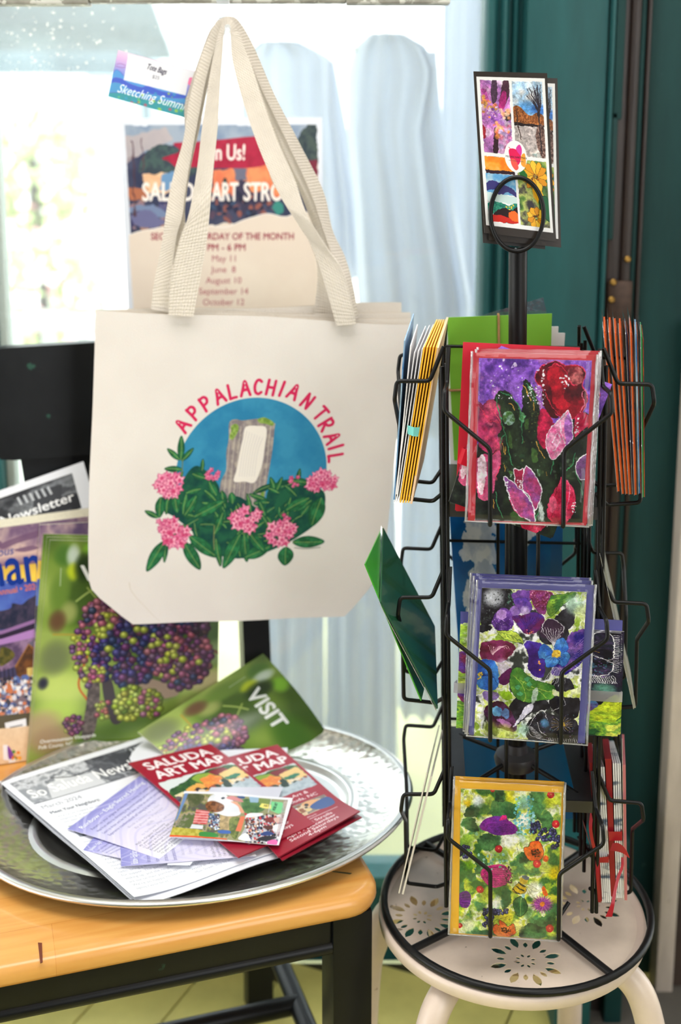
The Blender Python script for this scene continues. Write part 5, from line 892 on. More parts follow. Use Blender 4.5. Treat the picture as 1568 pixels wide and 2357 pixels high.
def tray_ring(prof, name, m, cap=False):
    seg = 96; vs = []; fs = []
    for d, z in prof:
        for k in range(seg): a = 2*pi*k/seg; vs.append(TC+TA*((.262-d)*cos(a))+TB*((.2025-d)*sin(a))+UP*z)
    for i in range(len(prof)-1):
        for k in range(seg): l = (k+1) % seg; fs.append((i*seg+k, (i+1)*seg+k, (i+1)*seg+l, i*seg+l))
    if cap: fs.append(tuple((len(prof)-1)*seg+k for k in range(seg))[::-1])
    return MB().add(vs, fs).build(name, m, tray, smooth='all')
tray_ring([(.006, .0170), (.002, .0170), (0, .020), (.001, .0222), (.004, .0232), (.009, .0222)], 'rolled_rim', STEEL)
tray_ring([(.009, .0222), (.014, .0180), (.03, .0118), (.05, .0072), (.066, .0056)], 'hammered_border', HAM)
tray_ring([(.066, .0056), (.070, .0068), (.074, .0078), (.078, .0068), (.082, .0036), (.09, .0030), (.12, .0030)], 'tray_well', STEEL, True)
tray_ring([(.12, .0), (.09, .0), (.07, .003), (.05, .0045), (.03, .009), (.012, .0155), (.006, .0170)], 'underside', STEEL)
PAPER = mat('white_paper', (236, 238, 246), .6); PEDGE = mat('paper_edges', (214, 216, 224), .7, var=.1, vscale=400, stretch=(1, 1, 8)); CREAMP = mat('cream_page_edges', (222, 216, 196), .7, var=.12, vscale=300, stretch=(1, 1, 6))
ZP = SZ+.0225
def flat(name, px, z, mats, label, cat, group=None, th=.0004, nx=12, ny=12, bend=None, z4=None):
    zz = z4 or (z,)*4; P = [PZ(px[i], px[i+1], zz[i//2]) for i in range(0, 8, 2)]
    c = sum(P, V(0, 0, 0))/4; rt = root(name, c, label, cat, group); MB().sheet(*P, th, nx, ny, bend).build('page' if name != 'photo_postcard' else 'picture_side', mats, rt, smooth=60); return rt, P
NEWS = printed('newsletter_print', art_news(), .6); FLY = printed('flyer_print', art_flyer(), .35); BRO = printed('brochure_print', art_brochure(), .3, .5); PCARD = printed('postcard_print', art_postcard(), .25, .5)
REDP = mat('red_brochure_stock', (158, 28, 50), .35); LILAC = mat('lilac_card_stock', (214, 210, 236), .5)
wob = lambda u, v: .0012*sin(u*7+v*3)+.0008*sin(v*11)
nl, P = flat('newsletter', (-2, 1806, 371, 1679, 662, 1953, 309, 2073), ZP-.003, [NEWS, PAPER], 'black and white newsletter lying in the silver tray under the flyers', 'newsletter', None, .0006, 24, 24, lambda u, v: .0015*sin(u*6+v*3)+.004*(1-u)**6)
MB().sheet(*[p-UP*.0012+V(.003*k, -.002*k, 0) for k, p in enumerate(P)], .0008, 12, 12, wob).build('inner_page', PAPER, nl, smooth=60); MB().sheet(*[p-UP*.0024+V(.004, -.004, 0) for p in P], .0008, 12, 12, wob).build('inner_page', PEDGE, nl, smooth=60)
flat('paper_sheet', (470, 1728, 662, 1721, 660, 1800, 480, 1810), ZP-.003, PAPER, 'plain white sheet lying under the red art map brochures at the back of the tray', 'paper', None, .0006)
flat('flyer', (191, 1957, 230, 1911, 470, 1960, 330, 1986), ZP+.002, [FLY, LILAC], 'lilac flyer peeping out under two others at the left of the pile', 'flyer', 'lilac healing flyers')
flat('flyer', (279, 1994, 277, 1945, 560, 1912, 590, 1970), ZP+.0028, [FLY, LILAC], 'lilac flyer turned sideways with its text running up under the postcard', 'flyer', 'lilac healing flyers')
flat('paper_sheet', (385, 1990, 400, 1950, 470, 1955, 437, 1991), ZP+.0016, PAPER, 'small white card corner sticking out below the sideways lilac flyer', 'paper', None, .0006)
flat('flyer', (155, 1908, 322, 1786, 505, 1868, 367, 1975), ZP+.004, [FLY, LILAC], 'lilac flyer on top of the pile between newsletter and postcard', 'flyer', 'lilac healing flyers', bend=lambda u, v: .0008*sin(v*5))
flat('dark_card', (372, 1832, 430, 1810, 440, 1850, 395, 1845), ZP+.0035, mat('dark_photo_card', (70, 36, 30), .3, var=.5, vscale=60, col2=(190, 90, 40)), 'dark orange photo card corner under the first red art map', 'card', None, .0006, 2, 2)
flat('art_map_brochure', (451, 1764, 639, 1716, 829, 1888, 641, 1975), ZP+.004, [BRO, REDP], 'red art map brochure under the other one at the right of the tray', 'brochure', 'red art map brochures', .0016, 16, 24, lambda u, v: .0015+.010*max(0, v-.62)**2*7*u)
flat('art_map_brochure', (460, 1772, 650, 1730, 833, 1893, 650, 1979), ZP+.002, [REDP, REDP], 'red art map brochure lowest at the right, showing only its edge', 'brochure', 'red art map brochures', .0016, 16, 24, lambda u, v: .008*max(0, v-.62)**2*6*u)
flat('art_map_brochure', (296, 1756, 484, 1712, 726, 1895, 549, 1972), ZP+.0095, [BRO, REDP], 'red art map brochure on top, partly under the photo postcard', 'brochure', 'red art map brochures', .0016, 16, 24, lambda u, v: .0012*sin(v*6))
flat('photo_postcard', (486, 1812, 651, 1811, 604, 1940, 410, 1929), ZP+.0118, [mat('pale_card_back', (206, 206, 220), .3), PAPER], 'pale postcard lying just under the photo postcard', 'postcard', None, .0006, 4, 4)
flat('photo_postcard', (424, 1821, 674, 1835, 642, 1943, 390, 1926), ZP+.0130, [PCARD, PAPER], 'glossy photo postcard of a street crowd on top of the red brochures', 'postcard', None, .0006, 10, 6, lambda u, v: .0010*sin(u*5))

# ------------------------------------------------------------------ magazines leaning on the chair back
def magplane(off): return (CH(.2, .405+off, .47), (Vector((0, 0, 1))*.12-BK).normalized())
GRAPE = printed('grape_cover', art_grapes(), .22, .5); ANN = printed('annual_cover', art_annual(), .22, .5); LET = printed('letter_print', art_letter(), .5)
def mag(name, px, off, mats, label, cat, group=None, th=.004, nx=10, ny=10, bend=None, plane=None, part='cover', uvr=(0, 0, 1, 1)):
    pl = plane or magplane(off); P = [PP(px[i], px[i+1], pl) for i in range(0, 8, 2)]
    if not plane:
        for i, j in ((2, 1), (3, 0)): d = P[j]-P[i]; P[i] = P[i]+d*max(0, (SZ+.001-P[i].z)/d.z)      # stand on the seat
    rt = root(name, (P[2]+P[3])/2, label, cat, group); MB().sheet(*P, th, nx, ny, bend, uvr=uvr).build(part, mats, rt, smooth=60); return rt, P
mag('newsletter', (-40, 1143, 192, 1062, 228, 1190, -10, 1275), .014, [LET, PAPER], 'newsletter sheet standing behind the magazines against the chair back', 'newsletter', None, .0006, part='page', uvr=(.40, 0, 1, 1))
for k in range(3):
    mag('annual_magazine', (-40, 1220-9*k, 203+2*k, 1188-9*k, 182, 1760, -66, 1769), .000+.0042*k, [ANN if not k else CREAMP, CREAMP], ('blue lettered annual magazine standing at the far left, front one of its stack', 'second blue lettered annual magazine at the far left, behind the front one', 'third blue lettered annual magazine at the far left, rearmost of its stack')[k], 'magazine', 'annual magazines', .0038, uvr=(.31, 0, 1, 1))
mag('annual_magazine', (91, 1208, 420, 1192, 380, 1690, 66, 1772), -.0055, [ANN, CREAMP], 'annual magazine squeezed behind the grape covers, showing a purple sky strip', 'magazine', 'annual magazines', .0038)
gp = ((100, 1229, 503, 1240, 497, 1700, 60, 1764), (108, 1236, 506, 1247, 499, 1701, 62, 1764), (115, 1243, 509, 1254, 501, 1702, 64, 1765))
for k, q in enumerate(gp): mag('grape_magazine', q, -.0098-.003*k, [GRAPE, CREAMP], ('grape cover magazine leaning under the tote bag, rearmost of three', 'grape cover magazine leaning under the tote bag, middle of three', 'grape cover magazine leaning under the tote bag, front of three')[k], 'magazine', 'grape cover magazines', .0022, 10, 10, lambda u, v: -.010*max(0, u-.75)**2*8)
gpl = (CH(.10, .400, .56), (UP*.72-BK*.70).normalized())
mag('grape_magazine', (608, 1499, 778, 1715, 500, 1850, 318, 1680), 0, [GRAPE, CREAMP], 'grape cover magazine slumped sideways behind the tray below the tote bag', 'magazine', 'grape cover magazines', .0022, 14, 10, lambda u, v: .012*sin(pi*u)-.008, gpl, uvr=(0, .42, .78, 1))

# ------------------------------------------------------------------ tote bags on a clear hook
CAN = mat('cotton_canvas', (228, 219, 208), .92, var=.03, vscale=25, bump=.5, bscale=900); CANI = mat('canvas_inside', (216, 202, 184), .95, bump=.5, bscale=900)
WEB = mat('cotton_webbing', (222, 212, 199), .95, var=.04, vscale=60)
nt = WEB.node_tree; n_ = nt.nodes; uvn = n_.new('ShaderNodeTexCoord'); mp = n_.new('ShaderNodeMapping'); mp.inputs['Scale'].default_value = (9, 9, 1); nt.links.new(uvn.outputs['UV'], mp.inputs['Vector']); vk = n_.new('ShaderNodeTexVoronoi'); vk.inputs['Scale'].default_value = 1; vk.inputs['Randomness'].default_value = .15; nt.links.new(mp.outputs[0], vk.inputs['Vector']); bp = n_.new('ShaderNodeBump'); bp.inputs['Strength'].default_value = .8; bp.inputs['Distance'].default_value = .0015; bp.invert = True; nt.links.new(vk.outputs['Distance'], bp.inputs['Height']); nt.links.new(bp.outputs['Normal'], n_['Principled BSDF'].inputs['Normal'])
TOTE = printed('tote_print', art_tote(), .92, .2, cloth=True)
LE = np.array([(713, 220), (800, 218), (950, 213), (1100, 206), (1250, 203), (1345, 205), (1366, 216), (1400, 258), (1428, 292), (1437, 306)], float)
RE = np.array([(746, 950), (800, 936), (900, 926), (1000, 914), (1100, 905), (1200, 894), (1290, 886), (1318, 878), (1370, 838), (1412, 802), (1419, 793)], float)
YB = 1.42
def tote(dx, dz, dy, mats, label, seed, tilt=33, rx=0):
    nx, ny = 30, 36; front = []; back = []
    top = lambda u: 713+tilt*u+3*sin(u*9+seed); bot = lambda u: 1437-18*u
    for j in range(ny+1):
        v = j/ny
        for i in range(nx+1):
            u = i/nx; yl = 713+(1437-713)*v; yr = 746+(1419-746)*v; xl = np.interp(yl, LE[:, 0], LE[:, 1]); xr = np.interp(yr, RE[:, 0], RE[:, 1]); xr += rx*(1-v); x = xl+(xr-xl)*u; y = top(u)+(bot(u)-top(u))*v
            w = sin(pi*min(max(u, .001), .999))**.5; bl = .0055*w*sin(pi*min(v*.9+.08, 1))+.0015*sin(u*11+seed+v*2)*v*w
            p = PY(x, y, YB); p += V(dx, dy, dz); front.append(p+V(0, -bl, 0)); back.append(p+V(0, .003+.002*w, 0))
    rt = root('tote_bag', PY(570, 1430, YB)+V(dx, dy, dz), label, 'tote bag', 'canvas tote bags on the clear hook')
    W1 = nx+1; N = len(front); fs = []; uv = []; mi = []
    for j in range(ny):
        for i in range(nx):
            a = j*W1+i; fs.append((a, a+W1, a+W1+1, a+1)); uv.append([((k % W1)/nx, 1-(k//W1)/ny) for k in fs[-1]])
    mb = MB().add(front+back, fs, 0, uv); mb.f += [tuple(N+k for k in f[::-1]) for f in fs]; mb.mi += [1]*len(fs); mb.uv += [[(0, 0)]*4]*len(fs)
    e = [j*W1 for j in range(ny+1)]+[ny*W1+i for i in range(1, W1)]+[j*W1+nx for j in range(ny-1, -1, -1)]
    for k in range(len(e)-1): a, b = e[k], e[k+1]; mb.f.append((a, N+a, N+b, b)); mb.mi.append(1); mb.uv.append([(0, 0)]*4)
    mb.build('bag_body', mats, rt, smooth=60)
    hl = [front[i]+V(0, -.0006, 0) for i in range(W1)]; hb = [p+V(0, -.0006, -.019) for p in hl]; MB().ribbon(hl, hb, .0014).build('top_hem', CAN, rt, smooth=60) if dy else None
    return rt
bag1 = tote(0, 0, 0, [TOTE, CANI], 'front canvas tote bag printed with a mountain trail post and pink blossoms', 0)
bag2 = tote(-.001, -.0022, .013, [CAN, CANI], 'second plain canvas tote bag directly behind the printed one', 1, 22, 4)
bag3 = tote(-.002, -.0044, .026, [CAN, CANI], 'third canvas tote bag back, its right corner showing above the second', 2, 8, 2)
bag4 = tote(-.003, -.0066, .039, [CAN, CANI], 'rearmost canvas tote bag in the hanging bunch', 3, -18, -16)
def strap(bag, L, R, ys, name='handle', th=.0022):
    """webbing strap measured by its two edges (half-scale frame), at real depths along its run"""
    L = cr(nums(L), 7); R = cr(nums(R), 7); k = min(len(L), len(R)); t = np.linspace(0, 1, k); Y = np.interp(t, np.linspace(0, 1, len(ys)), ys)
    MB().ribbon([PY(a[0]/2, a[1]/2, y) for a, y in zip(L, Y)], [PY(a[0]/2, a[1]/2, y) for a, y in zip(R, Y)], th).build(name, WEB, bag, smooth=60)
# front handle: up from the left foot, over the hook, down to the right foot
strap(bag1, '775 1450 790 1270 832 1090 872 980 908 780 935 560 968 340 1000 180 1022 108 1050 88 1078 106 1130 226 1172 340 1224 500 1292 680 1355 820 1415 990 1505 1140 1582 1260 1640 1492',
      '890 1457 930 1240 958 1060 978 820 1002 580 1014 380 1024 250 1030 170 1038 136 1048 124 1058 138 1062 180 1068 270 1104 420 1152 570 1212 730 1292 905 1372 1030 1452 1170 1550 1500', (1.410, 1.400, 1.408, 1.415, 1.412, 1.408, 1.400, 1.410))
strap(bag1, '695 1422 712 1290 745 1120 768 960 800 800 845 640 868 480 905 330 945 210 985 120 1005 92 1050 76 1098 94 1165 205 1262 430 1384 668 1490 882 1532 1060 1592 1190 1634 1350 1648 1476',
      '776 1440 790 1260 812 1090 838 1000 856 860 886 690 918 520 950 360 985 230 1012 150 1025 118 1050 104 1074 112 1122 212 1215 430 1330 668 1432 890 1486 1050 1535 1200 1576 1370 1588 1486', (1.428, 1.426, 1.430, 1.426, 1.422, 1.426, 1.430, 1.427))
strap(bag2, '780 1150 762 1050 772 960 812 820 858 640 900 470 950 280 995 140', '806 1250 850 1050 852 950 880 760 926 560 968 340 1000 200 1020 120', (1.437, 1.436, 1.435, 1.434))
strap(bag2, '1092 130 1150 300 1232 500 1330 740 1440 960 1490 1120 1530 1300 1562 1470', '1130 150 1190 330 1278 520 1390 760 1496 960 1536 1120 1580 1300 1640 1470', (1.434, 1.435, 1.437, 1.438))
strap(bag3, '1232 745 1252 830 1332 965 1420 1105 1462 1240 1446 1452', '1258 760 1302 865 1402 1015 1500 1180 1540 1310 1545 1456', (1.441, 1.445, 1.449, 1.451))
strap(bag3, '850 700 854 620 850 490 880 380 920 260 962 150 1000 98', '876 700 880 600 884 480 912 370 950 260 986 165 1022 112', (1.452, 1.448, 1.446, 1.440))
strap(bag4, '1110 240 1180 420 1270 640 1370 860 1440 1040 1510 1250 1540 1430', '1130 240 1210 420 1300 640 1400 850 1470 1020 1545 1250 1580 1430', (1.450, 1.456, 1.464))
HOOKM = film('clear_hook_plastic', (236, 240, 244), .12, .05, .2, 40, opac=.38)
hk = root('clear_hook', PY(517, 4, 1.43), 'clear plastic hook holding the tote bag straps', 'hook')
MB().box(PY(514, 22, 1.4345), (.0075, 0, 0), (0, .0012, 0), (0, 0, .020), 0, .001).build('hook_plate', HOOKM, hk)
MB().tube(fillet([PY(511, 40, 1.4325), PY(519, 74, 1.430), PY(523, 78, 1.412), PY(524, 62, 1.394)], .008), .0034, 8).build('hook_arm', HOOKM, hk, smooth=60)
RAILM = mat('chipped_pale_metal', (150, 146, 136), .5, .3, var=.3, vscale=40, bump=.4, bscale=80, wear=(206, 204, 196), wscale=60, wthr=.55)
rt = root('display_rail', PY(500, 0, 1.445), 'chipped pale metal rail across the top of the window', 'rail')
za = PY(100, 12, 1.445).z; zb = PY(500, 7, 1.445).z; zc = PY(900, 8, 1.445).z
MB().abox(-1.70, PY(204, 5, 1.44).x, 1.436, 1.462, za, za+.03, 0, .002).build('end_sleeve', RAILM, rt); MB().abox(PY(204, 5, 1.44).x, PY(797, 5, 1.44).x, 1.440, 1.458, zb, zb+.026, 0, .002).build('middle_bar', RAILM, rt); MB().abox(PY(797, 5, 1.44).x, PY(1037, 5, 1.44).x, 1.437, 1.461, zc-.001, zc+.03, 0, .002).build('end_sleeve', RAILM, rt)
TAGP = printed('tag_print', art_tag(), .3)
tp = [PY(272, 115, 1.452), PY(484, 173, 1.452), PY(462, 281, 1.452), PY(249, 222, 1.452)]
tg = root('price_tag', (tp[0]+tp[1])/2, 'small landscape printed price tag hanging beside the tote bag straps', 'price tag'); MB().sheet(*tp, .0006, 8, 4, lambda u, v: .002*sin(u*4)).build('tag_card', [TAGP, PAPER], tg, smooth=60)
POST = printed('poster_print', art_poster(), .45)
pp_ = [PY(x/2, y/2, YW+.0225) for x, y in ((547, 545), (1484, 540), (1490, 1985), (617, 1993))]
po = MB().sheet(*pp_, .0005, 2, 2).build('window_poster', [POST, PAPER], None, loc=pp_[3]); tag(po, 'art stroll poster taped to the window glass behind the tote bags', 'poster')

# ------------------------------------------------------------------ stool with a pierced metal seat
STOOLM = mat('stool_cream_enamel', (214, 196, 182), .35, var=.08, vscale=14, bump=.1, bscale=40, wear=(150, 120, 100), wscale=45, wthr=.72)
SEATM = mat('stool_seat_enamel', (216, 198, 182), .35, var=.12, vscale=12, bump=.15, bscale=30, wear=(140, 122, 104), wscale=60, wthr=.70)
SC = Vector((.1915, 1.2075, 0)); SR = .1485; SZT = .4105
stool = root('metal_stool', SC, 'cream enamelled metal stool with pierced flower seat under the card rack', 'stool')
cu = bpy.data.curves.new('pierced_disc', 'CURVE'); cu.dimensions = '2D'; cu.fill_mode = 'BOTH'; cu.extrude = .0005
def spl(pts):
    s = cu.splines.new('POLY'); s.points.add(len(pts)-1); s.use_cyclic_u = True
    for q, p in zip(s.points, pts): q.co = (p[0], p[1], 0, 1)
spl([((SR-.006)*cos(2*pi*k/96), (SR-.006)*sin(2*pi*k/96)) for k in range(96)])
def petal(cx_, cy_, a, r0, r1, w):
    d = (cos(a), sin(a)); n = (-d[1], d[0]); out = []
    for t, s in ((0, 0), (.25, .75), (.5, 1), (.75, .8), (1, 0), (.75, -.8), (.5, -1), (.25, -.75)): r = r0+(r1-r0)*t; out.append((cx_+d[0]*r+n[0]*w*s, cy_+d[1]*r+n[1]*w*s))
    spl(out)
for fx, fy in ((PZ(1210, 2212, SZT)-SC)[:2], (PZ(972, 2112, SZT)-SC)[:2], (PZ(1348, 2084, SZT)-SC)[:2], (.0, .085)):
    for k in range(8):
        a = 2*pi*k/8+.25; petal(fx, fy, a, .021, .040, .0042); petal(fx, fy, a+pi/8, .021, .031, .0026); petal(fx, fy, a, .0055, .0115, .0017)
co = bpy.data.objects.new('pierced_disc', cu); COL.objects.link(co); dg = bpy.context.evaluated_depsgraph_get(); dg.update(); me = co.evaluated_get(dg).to_mesh()
mb = MB().add([Vector(v.co)+SC+V(0, 0, SZT) for v in me.vertices], [tuple(p.vertices) for p in me.polygons]); co.evaluated_get(dg).to_mesh_clear(); bpy.data.objects.remove(co); bpy.data.curves.remove(cu)
mb.build('pierced_seat', SEATM, stool)
MB().lathe([(SR-.012, SZT), (SR-.008, SZT+.0015), (SR-.004, SZT+.0038), (SR-.001, SZT+.003), (SR, SZT-.001), (SR, SZT-.009), (SR-.002, SZT-.011), (SR-.003, SZT-.009), (SR-.003, SZT-.003), (SR-.012, SZT)], SC, 96).build('seat_rim', STOOLM, stool, smooth='all')
for a in (230, 330, 55, 156):
    c, s = cos(radians(a)), sin(radians(a)); d = Vector((c, s, 0)); pts = [SC+d*.085+UP*(SZT-.018), SC+d*.114+UP*(SZT-.022), SC+d*.146+UP*(SZT-.042), SC+d*.163+UP*(SZT-.085), SC+d*.174+UP*(SZT-.15), SC+d*.186+UP*.0]
    MB().tube([Vector(p) for p in cr([p[:] for p in pts], 6)], .0155, 14).build('leg', STOOLM, stool, smooth=60)
MB().lathe([(.09, SZT-.012), (.094, SZT-.012), (.094, SZT-.022), (.09, SZT-.022), (.09, SZT-.012)], SC, 48).build('under_ring', STOOLM, stool, smooth=40)

# ------------------------------------------------------------------ wire card rack
WIRE = mat('black_wire', (14, 14, 15), .4, 0); WIRE.node_tree.nodes['Principled BSDF'].inputs['Specular IOR Level'].default_value = .28
PLATE = mat('black_rack_plate', (56, 54, 56), .38, .1, var=.1, vscale=60)
RC = Vector((.197, 1.2106, .42)); LEAN = .024; HWD = .0765; TW = radians(-4); CT, ST = cos(TW), sin(TW)
def RK(x, y, z): return Vector((RC.x+x*CT-y*ST-LEAN*(z-.42), RC.y+x*ST+y*CT, z))
def RD(x, y, z=0): return Vector((x*CT-y*ST, x*ST+y*CT, z))
rack = root('card_rack', V(RC.x, RC.y, SZT+.004), 'black wire revolving greeting card rack standing on the stool', 'card rack')
RR = .148; zr = SZT+.0084
MB().tube([V(RC.x+RR*cos(2*pi*k/72), RC.y+RR*sin(2*pi*k/72), zr) for k in range(72)], .0042, 10, True).build('base_ring', WIRE, rack, smooth='all')
for a in (214, 304, 46, 129): c, s = cos(radians(a)), sin(radians(a)); MB().tube([V(RC.x+.02*c, RC.y+.02*s, zr+.004), V(RC.x+RR*c, RC.y+RR*s, zr)], .0040, 8).build('base_spoke', WIRE, rack, smooth=60)
MB().tube([RK(0, 0, zr-.002), RK(0, 0, 1.150)], .0094, 24).build('pole', WIRE, rack, smooth=60)
MB().lathe([(.0, .612), (.011, .612), (.013, .603), (.022, .600), (.024, .594), (.022, .586), (.012, .584), (.0, .584)], V(RC.x-LEAN*.18, RC.y, 0), 32).build('hub', PLATE, rack, smooth=40)
MB().lathe([(.0, .448), (.013, .448), (.016, .440), (.022, .425), (.0, .425)], V(RC.x, RC.y, 0), 24).build('foot_hub', PLATE, rack, smooth=40)
loop = [RK(-.002+.0262*cos(2*pi*k/48), -.012, 1.187+.0365*sin(2*pi*k/48)) for k in range(48)]
MB().tube(loop, .0023, 8, True).build('sign_loop', WIRE, rack, smooth='all')
loop = [RK(-.002+.0262*cos(2*pi*k/48), .006, 1.187+.0365*sin(2*pi*k/48)) for k in range(48)]
MB().tube(loop, .0023, 8, True).build('sign_loop', WIRE, rack, smooth='all')
MB().tube([RK(-.002, -.012, 1.1505), RK(0, 0, 1.149), RK(-.002, .006, 1.1505)], .0026, 8).build('loop_clip', WIRE, rack, smooth=60)
for zt, solid in ((.9056, True), (.590, False)):                # two square plates
    w = HWD; mb = MB(); b = .020
    for x0, x1, y0, y1 in ((-w, w, -w, -w+b), (-w, w, w-b, w), (-w, -w+b, -w+b, w-b), (w-b, w, -w+b, w-b)):
        mb.box(RK((x0+x1)/2, (y0+y1)/2, zt-.0008), RD((x1-x0)/2, 0), RD(0, (y1-y0)/2), (0, 0, .0008))
    for x, y, X, Y in ((0, -w, w, .0008), (0, w, w, .0008), (-w, 0, .0008, w), (w, 0, .0008, w)): mb.box(RK(x, y, zt-.0065), RD(X, 0), RD(0, Y), (0, 0, .0065))
    if solid: mb.box(RK(0, 0, zt-.0012), RD(w-b, 0), RD(0, w-b), (0, 0, .0006))
    mb.build('rack_plate', PLATE, rack, smooth=30)
    if not solid:
        for a in (45, 135, 225, 315): c, s = cos(radians(a)), sin(radians(a)); MB().tube([RK(.02*c, .02*s, zt+.004), RK(.085*c, .085*s, zt-.002)], .0026, 8).build('plate_brace', WIRE, rack, smooth=60)
for sx in (-1, 1):
    for sy in (-1, 1):
        mb = MB()
        for o in (-.0022, .0022): mb.tube([RK(sx*HWD+o, sy*HWD-.0005*sx*sy, .462), RK(sx*HWD+o, sy*HWD, 1.044+.003*(o > 0))], .0021, 8)
        mb.build('upright', WIRE, rack, smooth=60)
FACES = (((1, 0), (0, -1)), ((0, 1), (-1, 0)), ((0, -1), (1, 0)), ((-1, 0), (0, 1)))     # u, outward n: front, left, right, back
for (u, nn) in FACES:
    def Q(a, o, z): return RK(u[0]*a+nn[0]*(HWD+o), u[1]*a+nn[1]*(HWD+o), z)
    for a in (-.0155, .0155): MB().tube([Q(a, -.003, .47), Q(a, -.003, .965)], .0020, 8).build('back_wire', WIRE, rack, smooth=60)
    for zb in (.9014, .679, .4624):
        zt = zb+.1275; pk = MB()
        for s in (-1, 1):
            pk.tube(fillet([Q(s*.072, 0, zt+.034), Q(s*.074, .014, zt), Q(s*.0765, .046, zt), Q(s*.0775, .0485, zt-.018), Q(s*.0345, .045, zt-.055), Q(s*.0345, .045, zb-.003), Q(s*.0345, .012, zb-.006), Q(s*.050, -.001, zb+.010)], .0045), .00215, 8)
        
        if u == (-1, 0): pk.tube([Q(-.0765, 0, zt+.010), Q(.0765, 0, zt+.010)], .0018, 8)
        pk.build('wire_pocket', WIRE, rack, smooth=60)

# ------------------------------------------------------------------ cards
SLV = film('clear_card_sleeve', (252, 252, 253), .022, .05, .16, 30); SEAM = film('sleeve_seam', (240, 240, 244), .22, .12, .5, 90, opac=.30)
TUL = printed('tulip_print', art_tulip(), .28, .5); PAN = printed('pansy_print', art_pansy(), .28, .5); PAN2 = printed('pansy_dark_print', art_pansy_dark(), .28, .5); FLO = printed('floral_print', art_floral(), .28, .5)
RED = mat('red_envelope', (196, 24, 48), .5); PUR = mat('violet_blue_envelope', (84, 84, 150), .5); YEL = mat('yellow_envelope', (250, 188, 50), .5); GRN = mat('green_envelope', (122, 186, 54), .5, var=.04, vscale=10)
CORE = mat('card_core_white', (236, 234, 234), .6)
def frame(plane, px): return [PP(px[i], px[i+1], plane) for i in range(0, 8, 2)]
def qshift(P, d, n): return [p+n*d for p in P]
def sleeved(plane, card, env, slv, prt, envm, label, cat, group, off=0, name='greeting_card', print_w=0):
    """card in front of its envelope, both in a clear sleeve; corner lists are TL TR BR BL"""
    p0, n = plane; S_ = frame(plane, slv); rt = root(name, (S_[2]+S_[3])/2-n*off, label, cat, group)
    if card: MB().sheet(*qshift(frame(plane, card), -off, n), .0007, 1, 1).build('card_front', [prt, CORE], rt)
    MB().sheet(*qshift(frame(plane, env), -off-.0009, n), .0012, 1, 1).build('envelope', envm, rt)
    f = lambda u, v: .0009+.0005*sin(u*9+v*5)+.0006*sin(v*13+u*3)
    Sq = qshift(S_, -off, n); MB().sheet(*Sq, .00005, 10, 14, f, 0, 0).build('sleeve', SLV, rt, smooth='all')
    TL, TR, BR, BL = [p+n*.0014 for p in Sq]; sm = MB(); ux_ = (TR-TL).normalized(); w = .0021
    for A_, B_, s in ((TL, BL, 1), (TR, BR, -1)):
        pts = [A_+(B_-A_)*t for t in np.linspace(0, 1, 15)]; sm.ribbon([p+ux_*s*(.0002*sin(k*2.2)) for k, p in enumerate(pts)], [p+ux_*s*(w+.0004*sin(k*1.7))-n*.0008 for k, p in enumerate(pts)], .0002)
    sm.ribbon([BL+(BR-BL)*t for t in (0, .5, 1)], [BL+(BR-BL)*t+(TL-BL).normalized()*.0012 for t in (0, .5, 1)], .0002)
    sm.build('sleeve_seam', SEAM, rt, smooth='all'); return rt, S_, n
def fplane(zb, tilt=7, yo=1.094): a = radians(tilt); return (V(.19, yo, zb), V(ST*cos(a), -CT*cos(a), sin(a)))
# -- top pocket: tulip cards
G1 = 'sleeved tulip cards in the top pocket'
pl = fplane(.905)
sleeved(pl, (1103, 824, 1363, 830, 1341, 1203, 1094, 1198), (1088, 812, 1372, 818, 1350, 1210, 1077, 1200), (1084, 808, 1378, 816, 1356, 1214, 1070, 1200), TUL, RED, 'sleeved red tulip card at the very front of the top rack pocket', 'greeting card', G1)
sleeved(pl, None, (1096, 806, 1382, 813, 1358, 1208, 1084, 1196), (1094, 804, 1384, 811, 1361, 1213, 1080, 1198), TUL, RED, 'sleeved red card second from the front in the top rack pocket', 'greeting card', G1, .0044)
sleeved(pl, None, (1100, 803, 1386, 809, 1364, 1206, 1090, 1194), (1098, 800, 1389, 808, 1367, 1214, 1088, 1196), TUL, RED, 'sleeved red card third from the front in the top rack pocket', 'greeting card', G1, .0088)
def bundle(plane, card, n, prt, envm, env_px, band, bandm, label, off, step=.0013):
    p0, nn = plane; P = frame(plane, card); rt = root('card_bundle', (P[2]+P[3])/2-nn*off, label, 'card bundle')
    g = random.Random(label)
    for k in range(n):
        s = nn*(-off-k*step)+V(g.uniform(-.001, .001)+k*.0012, 0, k*.0004-g.random()*.0005); MB().sheet(*[p+s for p in P], .0006, 1, 1).build('card', [prt, CORE], rt)
    if envm:
        for k in range(2): MB().sheet(*[p-nn*(off+n*step+.0006+k*.0014) for p in frame(plane, env_px)], .001, 1, 1).build('envelope', envm, rt)
    if band:
        t0, t1 = band; TL, TR, BR, BL = [p-nn*off for p in P]; a0, a1, b0, b1 = TL+(BL-TL)*t0, TL+(BL-TL)*t1, TR+(BR-TR)*t0, TR+(BR-TR)*t1; ex = (b0-a0).normalized()*.0035; d = nn*.0012; bk_ = nn*(n*step+.004)
        MB().ribbon([a0-bk_, a0-ex, a0+d, b0+d, b0+ex, b0-bk_], [a1-bk_, a1-ex, a1+d, b1+d, b1+ex, b1-bk_], .0003).build('band', bandm, rt)
    return rt
REDBAND = mat('red_satin_band', (206, 20, 46), .3)
bundle(pl, (1150, 800, 1409, 890, 1272, 1245, 1034, 1158), 4, TUL, None, None, (.66, .76), REDBAND, 'tilted bundle of tulip cards behind the sleeved ones, purple corner at right', .0130)
